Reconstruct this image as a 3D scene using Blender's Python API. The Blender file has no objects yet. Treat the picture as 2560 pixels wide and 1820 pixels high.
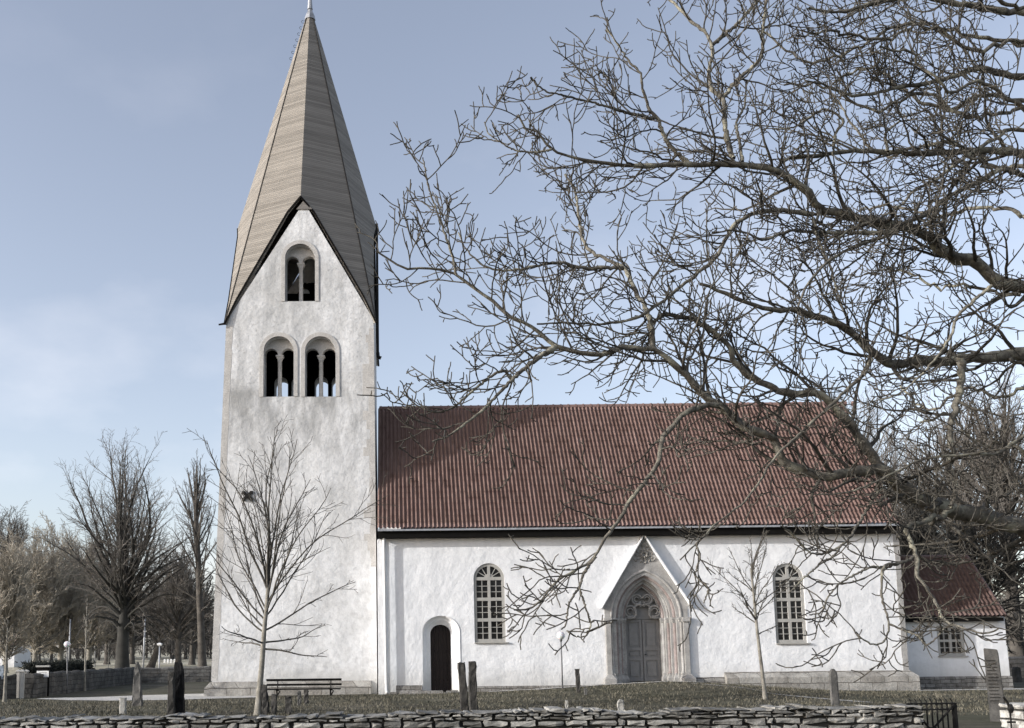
import bpy, bmesh, math, random
import numpy as np
from mathutils import Vector, Matrix

scene = bpy.context.scene
col = scene.collection
R = math.radians

# ------------------------------------------------------------------ camera
FPX, CPX, CPY, PITCH, ROLL = 2500.0, 985.0, 1313.0, R(7.4), 0.0105   # in pixels of the 2560 px wide photograph
CAM = np.array([0.0, -40.0, 1.6])
cam_d = bpy.data.cameras.new("camera"); cam = bpy.data.objects.new("camera", cam_d); col.objects.link(cam)
cam_d.sensor_width = 36.0; cam_d.lens = FPX / 2560 * 36
cam_d.shift_x = (1280 - CPX) / 2560; cam_d.shift_y = (CPY - 910) / 2560
cam_d.clip_start = 0.1; cam_d.clip_end = 3000
cam.matrix_world = Matrix.Translation(CAM) @ Matrix.Rotation(R(90) + PITCH, 4, 'X') @ Matrix.Rotation(-ROLL, 4, 'Z')
scene.camera = cam

# ------------------------------------------------------------------ sky, sun, exposure
SUN_EL = R(17.0)
sh = Vector((1.0, 0.34, 0)).normalized()
SUN_DIR = Vector((sh.x * math.cos(SUN_EL), sh.y * math.cos(SUN_EL), -math.sin(SUN_EL)))   # the way the light travels
world = bpy.data.worlds.new("World"); scene.world = world; world.use_nodes = True
wn, wl = world.node_tree.nodes, world.node_tree.links
wn.clear()
wout = wn.new('ShaderNodeOutputWorld'); wbg = wn.new('ShaderNodeBackground')
sky = wn.new('ShaderNodeTexSky'); sky.sky_type = 'NISHITA'; sky.sun_disc = False
sky.sun_elevation = SUN_EL; sky.sun_rotation = math.atan2(-sh.x, -sh.y)
sky.air_density = 1.0; sky.dust_density = 1.6; sky.ozone_density = 1.0
hsv = wn.new('ShaderNodeHueSaturation'); hsv.inputs['Saturation'].default_value = 0.62; hsv.inputs['Value'].default_value = 1.2
wl.new(sky.outputs[0], hsv.inputs['Color'])
tc = wn.new('ShaderNodeTexCoord'); mp = wn.new('ShaderNodeMapping'); mp.inputs['Scale'].default_value = (1.6, 1.0, 3.2)
nz = wn.new('ShaderNodeTexNoise'); nz.inputs['Scale'].default_value = 2.6; nz.inputs['Detail'].default_value = 7; nz.inputs['Roughness'].default_value = 0.52
rmp = wn.new('ShaderNodeValToRGB'); rmp.color_ramp.elements[0].position = 0.50; rmp.color_ramp.elements[1].position = 0.76
rmp.color_ramp.elements[1].color = (0.38, 0.38, 0.38, 1)
sep = wn.new('ShaderNodeSeparateXYZ'); mr = wn.new('ShaderNodeMapRange')
mr.inputs['From Min'].default_value = 0.62; mr.inputs['From Max'].default_value = 0.05
mul = wn.new('ShaderNodeMath'); mul.operation = 'MULTIPLY'
mix = wn.new('ShaderNodeMixRGB'); mix.inputs['Color2'].default_value = (7.0, 6.8, 7.0, 1)
wl.new(tc.outputs['Generated'], mp.inputs[0]); wl.new(mp.outputs[0], nz.inputs[0]); wl.new(nz.outputs[0], rmp.inputs[0])
wl.new(tc.outputs['Generated'], sep.inputs[0]); wl.new(sep.outputs[2], mr.inputs[0])
wl.new(rmp.outputs[0], mul.inputs[0]); wl.new(mr.outputs[0], mul.inputs[1]); wl.new(mul.outputs[0], mix.inputs[0])
tint = wn.new('ShaderNodeMixRGB'); tint.blend_type = 'MULTIPLY'; tint.inputs['Fac'].default_value = 1.0; tint.inputs['Color2'].default_value = (1.05, 1.035, 1.085, 1)
wl.new(hsv.outputs[0], tint.inputs['Color1']); wl.new(tint.outputs[0], mix.inputs['Color1'])
# faint brightening added to the unseen sky behind the camera, to fill shade
mr2 = wn.new('ShaderNodeMapRange'); mr2.inputs['From Min'].default_value = 0.15; mr2.inputs['From Max'].default_value = -0.75; mr2.inputs['To Max'].default_value = 0.02
mix2 = wn.new('ShaderNodeMixRGB'); mix2.inputs['Color2'].default_value = (8.6, 8.7, 9.2, 1)
wl.new(sep.outputs[1], mr2.inputs[0]); wl.new(mr2.outputs[0], mix2.inputs[0]); wl.new(mix.outputs[0], mix2.inputs['Color1']); wl.new(mix2.outputs[0], wbg.inputs[0])
wbg.inputs[1].default_value = 0.15
wl.new(wbg.outputs[0], wout.inputs[0])
sun_d = bpy.data.lights.new("sun", 'SUN'); sun = bpy.data.objects.new("sun", sun_d); col.objects.link(sun)
sun_d.energy = 3.9; sun_d.angle = R(0.5); sun_d.color = (1.0, 0.98, 0.945)
sun.rotation_euler = SUN_DIR.to_track_quat('-Z', 'Y').to_euler(); sun.location = (-60, -30, 40)
scene.view_settings.view_transform = 'Standard'; scene.view_settings.look = 'None'
scene.view_settings.exposure = 0.35; scene.view_settings.gamma = 1.0; scene.view_settings.use_curve_mapping = False

# ------------------------------------------------------------------ measuring: photograph pixel -> point at depth Y
def ray(px, py):
    x = (px - CPX) / FPX; y = -(py - CPY) / FPX
    c, s = math.cos(-ROLL), math.sin(-ROLL)
    x, y = c * x - s * y, s * x + c * y
    return np.array([x, math.cos(PITCH) - y * math.sin(PITCH), math.sin(PITCH) + y * math.cos(PITCH)])
def P(px, py, Y=0.0):
    d = ray(px, py); return CAM + (Y - CAM[1]) / d[1] * d
def XZ(px, py, Y=0.0):
    p = P(px, py, Y); return (p[0], p[2])

# ------------------------------------------------------------------ terrain height
_fx = [-12, -7.3, -0.4, 2.2, 3.4, 5.5, 8.07, 10.45, 11.9, 14.6, 17.0, 20.3, 40]
_fz = [0.0, 0.03, 0.07, 0.13, 0.13, 0.22, 0.37, 0.47, 0.42, 0.2, 0.06, 0.02, 0.0]
def ground(x, y):
    x = np.asarray(x, float); y = np.asarray(y, float)
    a = np.clip((y + 11.0) / 10.2, 0, 1); a = a * a * (3 - 2 * a)
    far = np.clip((y - 45) / 300.0, 0, 2.5)
    und = 0.03 * np.sin(x * 0.7 + y * 0.3) * np.sin(y * 0.5 - x * 0.21) * np.clip((-1.5 - y) / 3, 0, 1)
    return np.interp(x, _fx, _fz) * a + und + far * 3.0
def gz(x, y): return float(ground(x, y))
def on_ground(px, py):
    """where the sight line of a pixel meets the ground"""
    d = ray(px, py); t = 30.0
    for _ in range(40):
        q = CAM + t * d
        t += (q[2] - gz(q[0], q[1])) / max(1e-4, -d[2]) * 0.7
    return CAM + t * d

# ------------------------------------------------------------------ objects
def tag(o, label=None, cat=None, group=None, kind=None):
    if label: o['label'] = label
    if cat: o['category'] = cat
    if group: o['group'] = group
    if kind: o['kind'] = kind
    return o
def thing(name, label, cat, loc, group=None):
    o = bpy.data.objects.new(name, None); col.objects.link(o)
    o.location = Vector(loc); o.empty_display_size = 0.3
    return tag(o, label, cat, group)
_abs = {}
def origin(o): return _abs.get(o.name, Vector(o.location))
def link(name, me, mat, parent=None, smooth=False):
    o = bpy.data.objects.new(name, me); col.objects.link(o)
    if mat:
        for m in (mat if isinstance(mat, (list, tuple)) else [mat]): me.materials.append(m)
    if smooth: me.polygons.foreach_set('use_smooth', [True] * len(me.polygons))
    if parent:
        o.parent = parent
        o.matrix_parent_inverse = Matrix.Translation(-origin(parent))
        _abs[o.name] = Vector((0, 0, 0))
    return o

class MB:
    """collects shapes that become one mesh"""
    def __init__(s): s.v = []; s.f = []; s.tone = []
    def add(s, v, f, tone=None):
        n = len(s.v); s.v += [tuple(map(float, q)) for q in v]; s.f += [tuple(i + n for i in q) for q in f]
        s.tone += [1.0 if tone is None else tone] * len(v)
    def box(s, x0, x1, y0, y1, z0, z1, tone=None):
        v = [(x, y, z) for z in (z0, z1) for y in (y0, y1) for x in (x0, x1)]
        s.add(v, [(0, 2, 3, 1), (4, 5, 7, 6), (0, 1, 5, 4), (2, 6, 7, 3), (0, 4, 6, 2), (1, 3, 7, 5)], tone)
    def bar(s, a, b, w, h, up=(0, 0, 1)):
        """a rectangular bar from a to b, w across, h along up"""
        a, b = Vector(a), Vector(b); d = (b - a).normalized(); u = Vector(up)
        r = d.cross(u).normalized(); u = r.cross(d).normalized()
        v = [p + r * i * w / 2 + u * j * h / 2 for p in (a, b) for (i, j) in ((-1, -1), (1, -1), (1, 1), (-1, 1))]
        s.add(v, [(0, 1, 2, 3), (7, 6, 5, 4), (0, 4, 5, 1), (1, 5, 6, 2), (2, 6, 7, 3), (3, 7, 4, 0)])
    def tube(s, pts, rad, n=8, closed=False, tone=None):
        pts = [Vector(p) for p in pts]; m = len(pts)
        if not hasattr(rad, '__len__'): rad = [rad] * m
        v = []
        ref = None
        for i, p in enumerate(pts):
            if closed: t = pts[(i + 1) % m] - pts[i - 1]
            else: t = pts[min(i + 1, m - 1)] - pts[max(i - 1, 0)]
            t = t.normalized()
            if ref is None:
                ref = Vector((0, 0, 1)) if abs(t.z) < 0.9 else Vector((1, 0, 0))
            u = (ref - t * ref.dot(t)).normalized(); ref = u; w = t.cross(u)
            v += [p + (u * math.cos(2 * math.pi * k / n) + w * math.sin(2 * math.pi * k / n)) * rad[i] for k in range(n)]
        f = []
        for i in range(m if closed else m - 1):
            j = (i + 1) % m
            f += [(i * n + k, i * n + (k + 1) % n, j * n + (k + 1) % n, j * n + k) for k in range(n)]
        if not closed:
            f += [tuple(range(n))[::-1], tuple((m - 1) * n + k for k in range(n))]
        s.add(v, f, tone)
    def lathe(s, c, prof, n=12):
        """prof: list of (r, z) turned about the vertical through c"""
        v = [(c[0] + r * math.cos(2 * math.pi * k / n), c[1] + r * math.sin(2 * math.pi * k / n), c[2] + z) for r, z in prof for k in range(n)]
        f = [(i * n + k, i * n + (k + 1) % n, (i + 1) * n + (k + 1) % n, (i + 1) * n + k) for i in range(len(prof) - 1) for k in range(n)]
        f += [tuple(range(n))[::-1], tuple((len(prof) - 1) * n + k for k in range(n))]
        s.add(v, f)
    def loft(s, loops, close=False, cap=False):
        n = len(loops[0]); v = [q for l in loops for q in l]; f = []
        for i in range(len(loops) - 1):
            for k in range(n if close else n - 1):
                k2 = (k + 1) % n
                f.append((i * n + k, i * n + k2, (i + 1) * n + k2, (i + 1) * n + k))
        if cap: f += [tuple(range(n))[::-1], tuple((len(loops) - 1) * n + k for k in range(n))]
        s.add(v, f)
    def plate(s, outer, holes, y0, y1, tone=None, axis='y'):
        """an upright slab with openings: outlines in (x, z), between depths y0 and y1"""
        cu = bpy.data.curves.new('outline', 'CURVE'); cu.dimensions = '2D'; cu.fill_mode = 'BOTH'
        for lp in [outer] + list(holes):
            sp = cu.splines.new('POLY'); sp.points.add(len(lp) - 1)
            for q, (a, b) in zip(sp.points, lp): q.co = (a, b, 0, 1)
            sp.use_cyclic_u = True
        cu.extrude = abs(y1 - y0) / 2
        o = bpy.data.objects.new('outline', cu); col.objects.link(o)
        dg = bpy.context.evaluated_depsgraph_get()
        me = bpy.data.meshes.new_from_object(o.evaluated_get(dg))
        ym = (y0 + y1) / 2
        if axis == 'y': v = [(q.co.x, ym - q.co.z, q.co.y) for q in me.vertices]
        else: v = [(ym + q.co.z, q.co.x, q.co.y) for q in me.vertices]
        s.add(v, [tuple(p.vertices) for p in me.polygons], tone)
        bpy.data.objects.remove(o); bpy.data.curves.remove(cu); bpy.data.meshes.remove(me)
    def build(s, name, mat, parent=None, smooth=False, bevel=0.0, merge=True):
        me = bpy.data.meshes.new(name); me.from_pydata(s.v, [], s.f)
        if any(t != 1.0 for t in s.tone):
            at = me.attributes.new('tone', 'FLOAT', 'POINT'); at.data.foreach_set('value', s.tone)
        bm = bmesh.new(); bm.from_mesh(me)
        if merge: bmesh.ops.remove_doubles(bm, verts=bm.verts, dist=1e-5)
        bmesh.ops.recalc_face_normals(bm, faces=bm.faces)
        if bevel:
            ed = [e for e in bm.edges if len(e.link_faces) == 2 and e.calc_face_angle(0) > 0.6]
            bmesh.ops.bevel(bm, geom=ed, offset=bevel, segments=2, affect='EDGES', clamp_overlap=True)
        bm.to_mesh(me); bm.free()
        return link(name, me, mat, parent, smooth)

# ------------------------------------------------------------------ materials
def nmat(name):
    m = bpy.data.materials.new(name); m.use_nodes = True
    nt = m.node_tree; b = nt.nodes['Principled BSDF']
    b.inputs['Specular IOR Level'].default_value = 0.25
    return m, nt, b
def N(nt, t, **kw):
    n = nt.nodes.new(t)
    for k, v in kw.items():
        if k in n.inputs: n.inputs[k].default_value = v
        else: setattr(n, k, v)
    return n
def coord(nt, scale=(1, 1, 1)):
    g = N(nt, 'ShaderNodeNewGeometry'); m = N(nt, 'ShaderNodeMapping'); m.inputs['Scale'].default_value = scale
    nt.links.new(g.outputs['Position'], m.inputs[0]); return m.outputs[0]
def noise(nt, scale, detail=5, rough=0.55, stretch=(1, 1, 1), dist=0.0):
    n = N(nt, 'ShaderNodeTexNoise'); n.inputs['Scale'].default_value = scale; n.inputs['Detail'].default_value = detail
    n.inputs['Roughness'].default_value = rough; n.inputs['Distortion'].default_value = dist
    nt.links.new(coord(nt, stretch), n.inputs['Vector']); return n.outputs[0]
def ramp(nt, src, stops):
    r = N(nt, 'ShaderNodeValToRGB'); e = r.color_ramp.elements
    while len(e) < len(stops): e.new(0.5)
    for q, (p, c) in zip(e, stops):
        q.position = p; q.color = (c, c, c, 1) if not hasattr(c, '__len__') else (*c, 1)
    nt.links.new(src, r.inputs[0]); return r.outputs[0]
def mixc(nt, fac, a, b, mode='MIX'):
    m = N(nt, 'ShaderNodeMixRGB'); m.blend_type = mode
    for sock, val in (('Fac', fac), ('Color1', a), ('Color2', b)):
        if isinstance(val, bpy.types.NodeSocket): nt.links.new(val, m.inputs[sock])
        elif hasattr(val, '__len__'): m.inputs[sock].default_value = (*val, 1)
        else: m.inputs[sock].default_value = val
    return m.outputs[0]
def math_(nt, op, a, b=None):
    m = N(nt, 'ShaderNodeMath'); m.operation = op
    for i, val in enumerate((a, b)):
        if val is None: continue
        if isinstance(val, bpy.types.NodeSocket): nt.links.new(val, m.inputs[i])
        else: m.inputs[i].default_value = val
    return m.outputs[0]
def bump(nt, b, h, dist=0.02, strength=1.0):
    u = N(nt, 'ShaderNodeBump'); u.inputs['Distance'].default_value = dist; u.inputs['Strength'].default_value = strength
    nt.links.new(h, u.inputs['Height']); nt.links.new(u.outputs[0], b.inputs['Normal'])
def simple(name, c, rough=0.6, metal=0.0, var=0.25, scale=6.0, spec=0.3, bmp=0.0):
    m, nt, b = nmat(name)
    n = noise(nt, scale, 6, 0.6)
    lo = tuple(q * (1 - var) for q in c); hi = tuple(min(1, q * (1 + var)) for q in c)
    nt.links.new(ramp(nt, n, [(0.3, lo), (0.7, hi)]), b.inputs['Base Color'])
    b.inputs['Roughness'].default_value = rough; b.inputs['Metallic'].default_value = metal
    b.inputs['Specular IOR Level'].default_value = spec
    if bmp: bump(nt, b, noise(nt, scale * 4, 6, 0.65), bmp)
    return m
def toned(nt, c):
    a = N(nt, 'ShaderNodeAttribute'); a.attribute_name = 'tone'
    return mixc(nt, 1.0, c, a.outputs['Color'], 'MULTIPLY')

def m_plaster(name, base, stain, amount, aged=False):
    m, nt, b = nmat(name)
    big = noise(nt, 0.55, 8, 0.62, (1, 1, 1.0), 0.4)
    fine = noise(nt, 5.0, 8, 0.7)
    c = mixc(nt, ramp(nt, big, [(0.38, 0.0), (0.72, amount)]), base, stain)
    c = mixc(nt, ramp(nt, fine, [(0.45, 0.0), (0.8, amount * 0.7)]), c, tuple(q * 0.72 for q in stain))
    if aged:
        streak = noise(nt, 1.3, 7, 0.6, (1.0, 1.0, 0.16))
        g = N(nt, 'ShaderNodeNewGeometry'); s = N(nt, 'ShaderNodeSeparateXYZ'); nt.links.new(g.outputs['Position'], s.inputs[0])
        hgt = ramp(nt, math_(nt, 'DIVIDE', s.outputs[2], 22.0), [(0.2, 0.0), (0.4, 0.3), (0.6, 0.6), (0.85, 0.5)])
        # run-off below the belfry openings
        ro = ramp(nt, math_(nt, 'DIVIDE', s.outputs[2], 22.0), [(0.40, 0.0), (0.53, 0.75), (0.572, 0.9), (0.585, 0.0)])
        f = math_(nt, 'MULTIPLY', ramp(nt, streak, [(0.42, 0.0), (0.62, 0.8)]), hgt)
        c = mixc(nt, f, c, tuple(q * 0.62 for q in stain))
        f2 = math_(nt, 'MULTIPLY', ramp(nt, noise(nt, 2.2, 7, 0.65, (1, 1, 0.3)), [(0.4, 0.0), (0.6, 0.85)]), ro)
        c = mixc(nt, f2, c, tuple(q * 0.6 for q in stain))
        sp = ramp(nt, noise(nt, 9.0, 6, 0.75), [(0.55, 0.0), (0.66, 0.75)])
        c = mixc(nt, math_(nt, 'MULTIPLY', sp, hgt), c, (0.2, 0.195, 0.185))
    # damp and dirt rising from the ground, thin run-off streaks
    g0 = N(nt, 'ShaderNodeNewGeometry'); s0 = N(nt, 'ShaderNodeSeparateXYZ'); nt.links.new(g0.outputs['Position'], s0.inputs[0])
    zz = math_(nt, 'ADD', s0.outputs[2], math_(nt, 'MULTIPLY', noise(nt, 1.5, 6, 0.65), -0.9))
    low = N(nt, 'ShaderNodeMapRange'); low.inputs['From Min'].default_value = 0.75; low.inputs['From Max'].default_value = -0.25; low.inputs['To Max'].default_value = 0.6
    nt.links.new(zz, low.inputs[0]); c = mixc(nt, low.outputs[0], c, (0.40, 0.385, 0.35))
    st = ramp(nt, noise(nt, 3.2, 5, 0.6, (1, 1, 0.06)), [(0.56, 0.0), (0.72, 0.30)])
    c = mixc(nt, st, c, tuple(q * 0.8 for q in stain))
    nt.links.new(c, b.inputs['Base Color']); b.inputs['Roughness'].default_value = 0.92
    h = math_(nt, 'ADD', math_(nt, 'MULTIPLY', noise(nt, 0.9, 5, 0.55), 3.4), math_(nt, 'MULTIPLY', noise(nt, 7.0, 8, 0.65), 0.5))
    bump(nt, b, h, 0.05, 0.55)
    return m
M_white = m_plaster('lime_plaster', (0.76, 0.768, 0.78), (0.60, 0.612, 0.63), 0.5)
M_tower = m_plaster('weathered_plaster', (0.71, 0.717, 0.725), (0.44, 0.44, 0.432), 0.8, True)

def m_stone(name, dark, light, scale=3.0, rough=0.9, bmp=0.02, tone=False, block=None):
    m, nt, b = nmat(name)
    c = ramp(nt, noise(nt, scale, 8, 0.65), [(0.3, dark), (0.72, light)])
    sp = ramp(nt, noise(nt, scale * 9, 5, 0.7), [(0.35, 0.72), (0.6, 1.0)])
    c = mixc(nt, 1.0, c, sp, 'MULTIPLY')
    h = noise(nt, scale * 5, 8, 0.68)
    if block:
        br = N(nt, 'ShaderNodeTexBrick'); br.inputs['Scale'].default_value = 1.0
        br.inputs['Brick Width'].default_value = block[0]; br.inputs['Row Height'].default_value = block[1]
        br.inputs['Mortar Size'].default_value = 0.012; br.inputs['Mortar Smooth'].default_value = 0.4
        br.inputs['Color1'].default_value = (1, 1, 1, 1); br.inputs['Color2'].default_value = (0.72, 0.7, 0.68, 1); br.inputs['Mortar'].default_value = (0.35, 0.33, 0.31, 1)
        g = N(nt, 'ShaderNodeNewGeometry'); s = N(nt, 'ShaderNodeSeparateXYZ'); cb = N(nt, 'ShaderNodeCombineXYZ')
        w = math_(nt, 'MULTIPLY', noise(nt, 1.4, 3), 0.16)
        nt.links.new(g.outputs['Position'], s.inputs[0]); nt.links.new(math_(nt, 'ADD', math_(nt, 'ADD', s.outputs[0], s.outputs[1]), w), cb.inputs[0]); nt.links.new(math_(nt, 'ADD', s.outputs[2], w), cb.inputs[1])
        nt.links.new(cb.outputs[0], br.inputs['Vector'])
        c = mixc(nt, 1.0, c, br.outputs['Color'], 'MULTIPLY')
        h = math_(nt, 'SUBTRACT', h, math_(nt, 'MULTIPLY', br.outputs['Fac'], 1.2))
    if tone: c = toned(nt, c)
    nt.links.new(c, b.inputs['Base Color']); b.inputs['Roughness'].default_value = rough
    bump(nt, b, h, bmp, 0.8)
    return m
M_plinth = m_stone('plinth_stone', (0.26, 0.25, 0.23), (0.52, 0.505, 0.47), 2.0, bmp=0.05, block=(0.95, 0.42))
M_rubble = m_stone('rubble_stone', (0.17, 0.165, 0.155), (0.42, 0.405, 0.38), 3.5, bmp=0.06, block=(0.42, 0.16))
M_lime = m_stone('carved_limestone', (0.26, 0.252, 0.241), (0.47, 0.459, 0.441), 3.0, bmp=0.008)
M_red = m_stone('red_limestone', (0.22, 0.178, 0.168), (0.36, 0.31, 0.298), 6.0, bmp=0.004)
M_band = m_stone('window_stone', (0.42, 0.405, 0.385), (0.60, 0.585, 0.56), 2.5, bmp=0.01)
M_wallstone = m_stone('drystone', (0.135, 0.131, 0.12), (0.40, 0.39, 0.362), 5.0, bmp=0.012, tone=True)
M_dark_stone = m_stone('dark_gravestone', (0.022, 0.021, 0.019), (0.095, 0.09, 0.083), 3.5, bmp=0.02)
M_grey_stone = m_stone('grey_gravestone', (0.06, 0.059, 0.057), (0.17, 0.165, 0.155), 4.0, bmp=0.015)
M_pale_stone = m_stone('pale_gravestone', (0.26, 0.255, 0.235), (0.46, 0.45, 0.42), 5.0, bmp=0.01)
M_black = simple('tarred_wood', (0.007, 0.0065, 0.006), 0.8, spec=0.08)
M_iron = simple('wrought_iron', (0.018, 0.017, 0.016), 0.55, 0.5)
M_zinc = simple('zinc_sheet', (0.33, 0.34, 0.36), 0.45, 0.3)
M_steel = simple('grey_painted_steel', (0.13, 0.13, 0.135), 0.5)
M_whitepaint = simple('white_paint', (0.74, 0.74, 0.73), 0.5, var=0.06)
M_frame = simple('grey_frame_paint', (0.35, 0.342, 0.32), 0.55, var=0.1)
M_door = simple('grey_door_paint', (0.215, 0.21, 0.205), 0.6, var=0.12)
M_mortar = simple('dark_joint', (0.05, 0.048, 0.044), 0.95)
M_pillar = m_stone('dark_pillar_stone', (0.038, 0.037, 0.036), (0.115, 0.112, 0.106), 4.0, bmp=0.015)

def m_glass():
    m, nt, b = nmat('dark_old_glass')
    nt.links.new(ramp(nt, noise(nt, 1.7, 3), [(0.35, (0.006, 0.006, 0.007)), (0.75, (0.03, 0.03, 0.033))]), b.inputs['Base Color'])
    b.inputs['Roughness'].default_value = 0.07; b.inputs['Specular IOR Level'].default_value = 0.32
    bump(nt, b, noise(nt, 4.0, 2), 0.01, 0.5)
    return m
M_glass = m_glass()

def m_boards(name, dark, light, width=0.095):
    """weathered boards lying level on the spire"""
    m, nt, b = nmat(name)
    g = N(nt, 'ShaderNodeNewGeometry'); s = N(nt, 'ShaderNodeSeparateXYZ'); nt.links.new(g.outputs['Position'], s.inputs[0])
    rowf = math_(nt, 'DIVIDE', s.outputs[2], width); row = math_(nt, 'FLOOR', rowf)
    wn_ = N(nt, 'ShaderNodeTexWhiteNoise'); wn_.noise_dimensions = '1D'; nt.links.new(row, wn_.inputs['W'])
    grain = noise(nt, 2.2, 8, 0.72, (0.6, 0.6, 16))
    patch = noise(nt, 0.8, 6, 0.65, (1, 1, 1.2))
    v = math_(nt, 'ADD', math_(nt, 'MULTIPLY', wn_.outputs[0], 0.16), math_(nt, 'ADD', math_(nt, 'MULTIPLY', grain, 0.5), math_(nt, 'MULTIPLY', patch, 0.10)))
    c = ramp(nt, v, [(0.14, dark), (0.62, light)])
    fr = math_(nt, 'FRACT', rowf)
    gap = ramp(nt, fr, [(0.0, 0.25), (0.13, 1.0)])
    c = mixc(nt, 0.8, c, gap, 'MULTIPLY')
    nt.links.new(c, b.inputs['Base Color']); b.inputs['Roughness'].default_value = 0.85
    bump(nt, b, math_(nt, 'ADD', math_(nt, 'MULTIPLY', fr, -1.0), math_(nt, 'MULTIPLY', grain, 0.6)), 0.025, 0.8)
    return m
M_boards = m_boards('weathered_spire_boards', (0.105, 0.095, 0.082), (0.33, 0.303, 0.266))

def m_tiles(name='clay_pantiles', k_=1.0):
    m, nt, b = nmat(name)
    v = N(nt, 'ShaderNodeTexVoronoi'); v.inputs['Scale'].default_value = 3.6
    nt.links.new(coord(nt, (1.6, 0.9, 0.9)), v.inputs['Vector'])
    s = N(nt, 'ShaderNodeSeparateXYZ'); nt.links.new(v.outputs['Color'], s.inputs[0])
    n = noise(nt, 1.0, 6, 0.6)
    k = math_(nt, 'ADD', math_(nt, 'MULTIPLY', s.outputs[0], 0.12), math_(nt, 'ADD', math_(nt, 'MULTIPLY', n, 0.3), 0.32))
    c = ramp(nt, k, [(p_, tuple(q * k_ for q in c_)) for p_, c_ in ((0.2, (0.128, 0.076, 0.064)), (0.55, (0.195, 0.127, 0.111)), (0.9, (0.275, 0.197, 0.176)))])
    moss = ramp(nt, noise(nt, 3.0, 6, 0.7), [(0.6, 0.0), (0.75, 0.22)])
    c = mixc(nt, moss, c, (0.10, 0.085, 0.07))
    nt.links.new(c, b.inputs['Base Color']); b.inputs['Roughness'].default_value = 0.72; b.inputs['Specular IOR Level'].default_value = 0.35
    bump(nt, b, noise(nt, 26.0, 5, 0.6), 0.004, 0.6)
    return m
M_tiles = m_tiles()
M_tiles_shade = m_tiles('shaded_pantiles', 0.62)  # darker copy for the chancel roof, the nave's shade put into the colour

def m_bark(name, dark, light, lichen=None, scale=6.0, amt=0.5):
    m, nt, b = nmat(name)
    n1 = noise(nt, scale, 8, 0.7); n2 = noise(nt, scale * 0.35, 6, 0.65)
    c = ramp(nt, n1, [(0.3, dark), (0.7, light)])
    if lichen: c = mixc(nt, ramp(nt, n2, [(0.5, 0.0), (0.62, amt)]), c, lichen)
    nt.links.new(c, b.inputs['Base Color']); b.inputs['Roughness'].default_value = 0.9
    bump(nt, b, noise(nt, scale * 3.0, 8, 0.7), 0.02, 0.9)
    return m
M_bark = m_bark('lichened_bark', (0.042, 0.038, 0.032), (0.20, 0.184, 0.153), (0.33, 0.315, 0.245), 9.0, 0.85)
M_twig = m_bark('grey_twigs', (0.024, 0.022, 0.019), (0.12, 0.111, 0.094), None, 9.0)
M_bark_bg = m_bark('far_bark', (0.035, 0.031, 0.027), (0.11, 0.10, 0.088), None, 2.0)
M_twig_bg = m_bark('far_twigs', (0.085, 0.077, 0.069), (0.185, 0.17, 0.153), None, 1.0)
M_twig_tan = m_bark('tan_twigs', (0.27, 0.243, 0.198), (0.44, 0.40, 0.335), None, 0.6)
M_twig_dark = m_bark('dark_twigs', (0.022, 0.022, 0.020), (0.055, 0.053, 0.048), None, 0.8)
M_bark_pale = m_bark('pale_smooth_bark', (0.13, 0.12, 0.10), (0.30, 0.285, 0.25), None, 5.0)
M_needle = m_bark('dark_evergreen', (0.012, 0.014, 0.011), (0.045, 0.048, 0.04), None, 1.5)

def m_ground():
    m, nt, b = nmat('churchyard_turf')
    a = noise(nt, 0.45, 8, 0.6, (0.6, 1.6, 1)); f = noise(nt, 9.0, 8, 0.75, (0.5, 1.3, 1)); d = noise(nt, 0.16, 5, 0.6)
    c = ramp(nt, a, [(0.28, (0.05, 0.045, 0.036)), (0.5, (0.095, 0.088, 0.068)), (0.72, (0.185, 0.168, 0.135))])
    c = mixc(nt, ramp(nt, d, [(0.4, 0.0), (0.65, 0.6)]), c, (0.075, 0.078, 0.05))
    c = mixc(nt, 0.85, c, ramp(nt, f, [(0.3, 0.45), (0.7, 1.35)]), 'MULTIPLY')
    g = N(nt, 'ShaderNodeNewGeometry'); s = N(nt, 'ShaderNodeSeparateXYZ'); nt.links.new(g.outputs['Position'], s.inputs[0])
    fld = ramp(nt, noise(nt, 0.05, 5, 0.6, (0.25, 1.2, 1)), [(0.35, (0.26, 0.24, 0.18)), (0.65, (0.50, 0.465, 0.37))])
    msk = N(nt, 'ShaderNodeMapRange'); msk.inputs['From Min'].default_value = 30; msk.inputs['From Max'].default_value = 34
    nt.links.new(math_(nt, 'ADD', s.outputs[1], math_(nt, 'MULTIPLY', noise(nt, 0.2), 6)), msk.inputs[0])
    c = mixc(nt, msk.outputs[0], c, fld)
    nt.links.new(c, b.inputs['Base Color']); b.inputs['Roughness'].default_value = 1.0; b.inputs['Specular IOR Level'].default_value = 0.1
    bump(nt, b, math_(nt, 'ADD', f, math_(nt, 'MULTIPLY', noise(nt, 2.5, 6, 0.7), 2.0)), 0.06, 0.9)
    return m
M_ground = m_ground()
def m_gravel():
    m, nt, b = nmat('pale_gravel')
    c = ramp(nt, noise(nt, 1.6, 8, 0.75), [(0.3, (0.32, 0.31, 0.29)), (0.7, (0.56, 0.545, 0.515))])
    c = mixc(nt, 0.6, c, ramp(nt, noise(nt, 30, 4, 0.7), [(0.3, 0.6), (0.7, 1.1)]), 'MULTIPLY')
    nt.links.new(c, b.inputs['Base Color']); b.inputs['Roughness'].default_value = 1.0
    bump(nt, b, noise(nt, 30, 4, 0.7), 0.02)
    return m
M_gravel = m_gravel()
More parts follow.
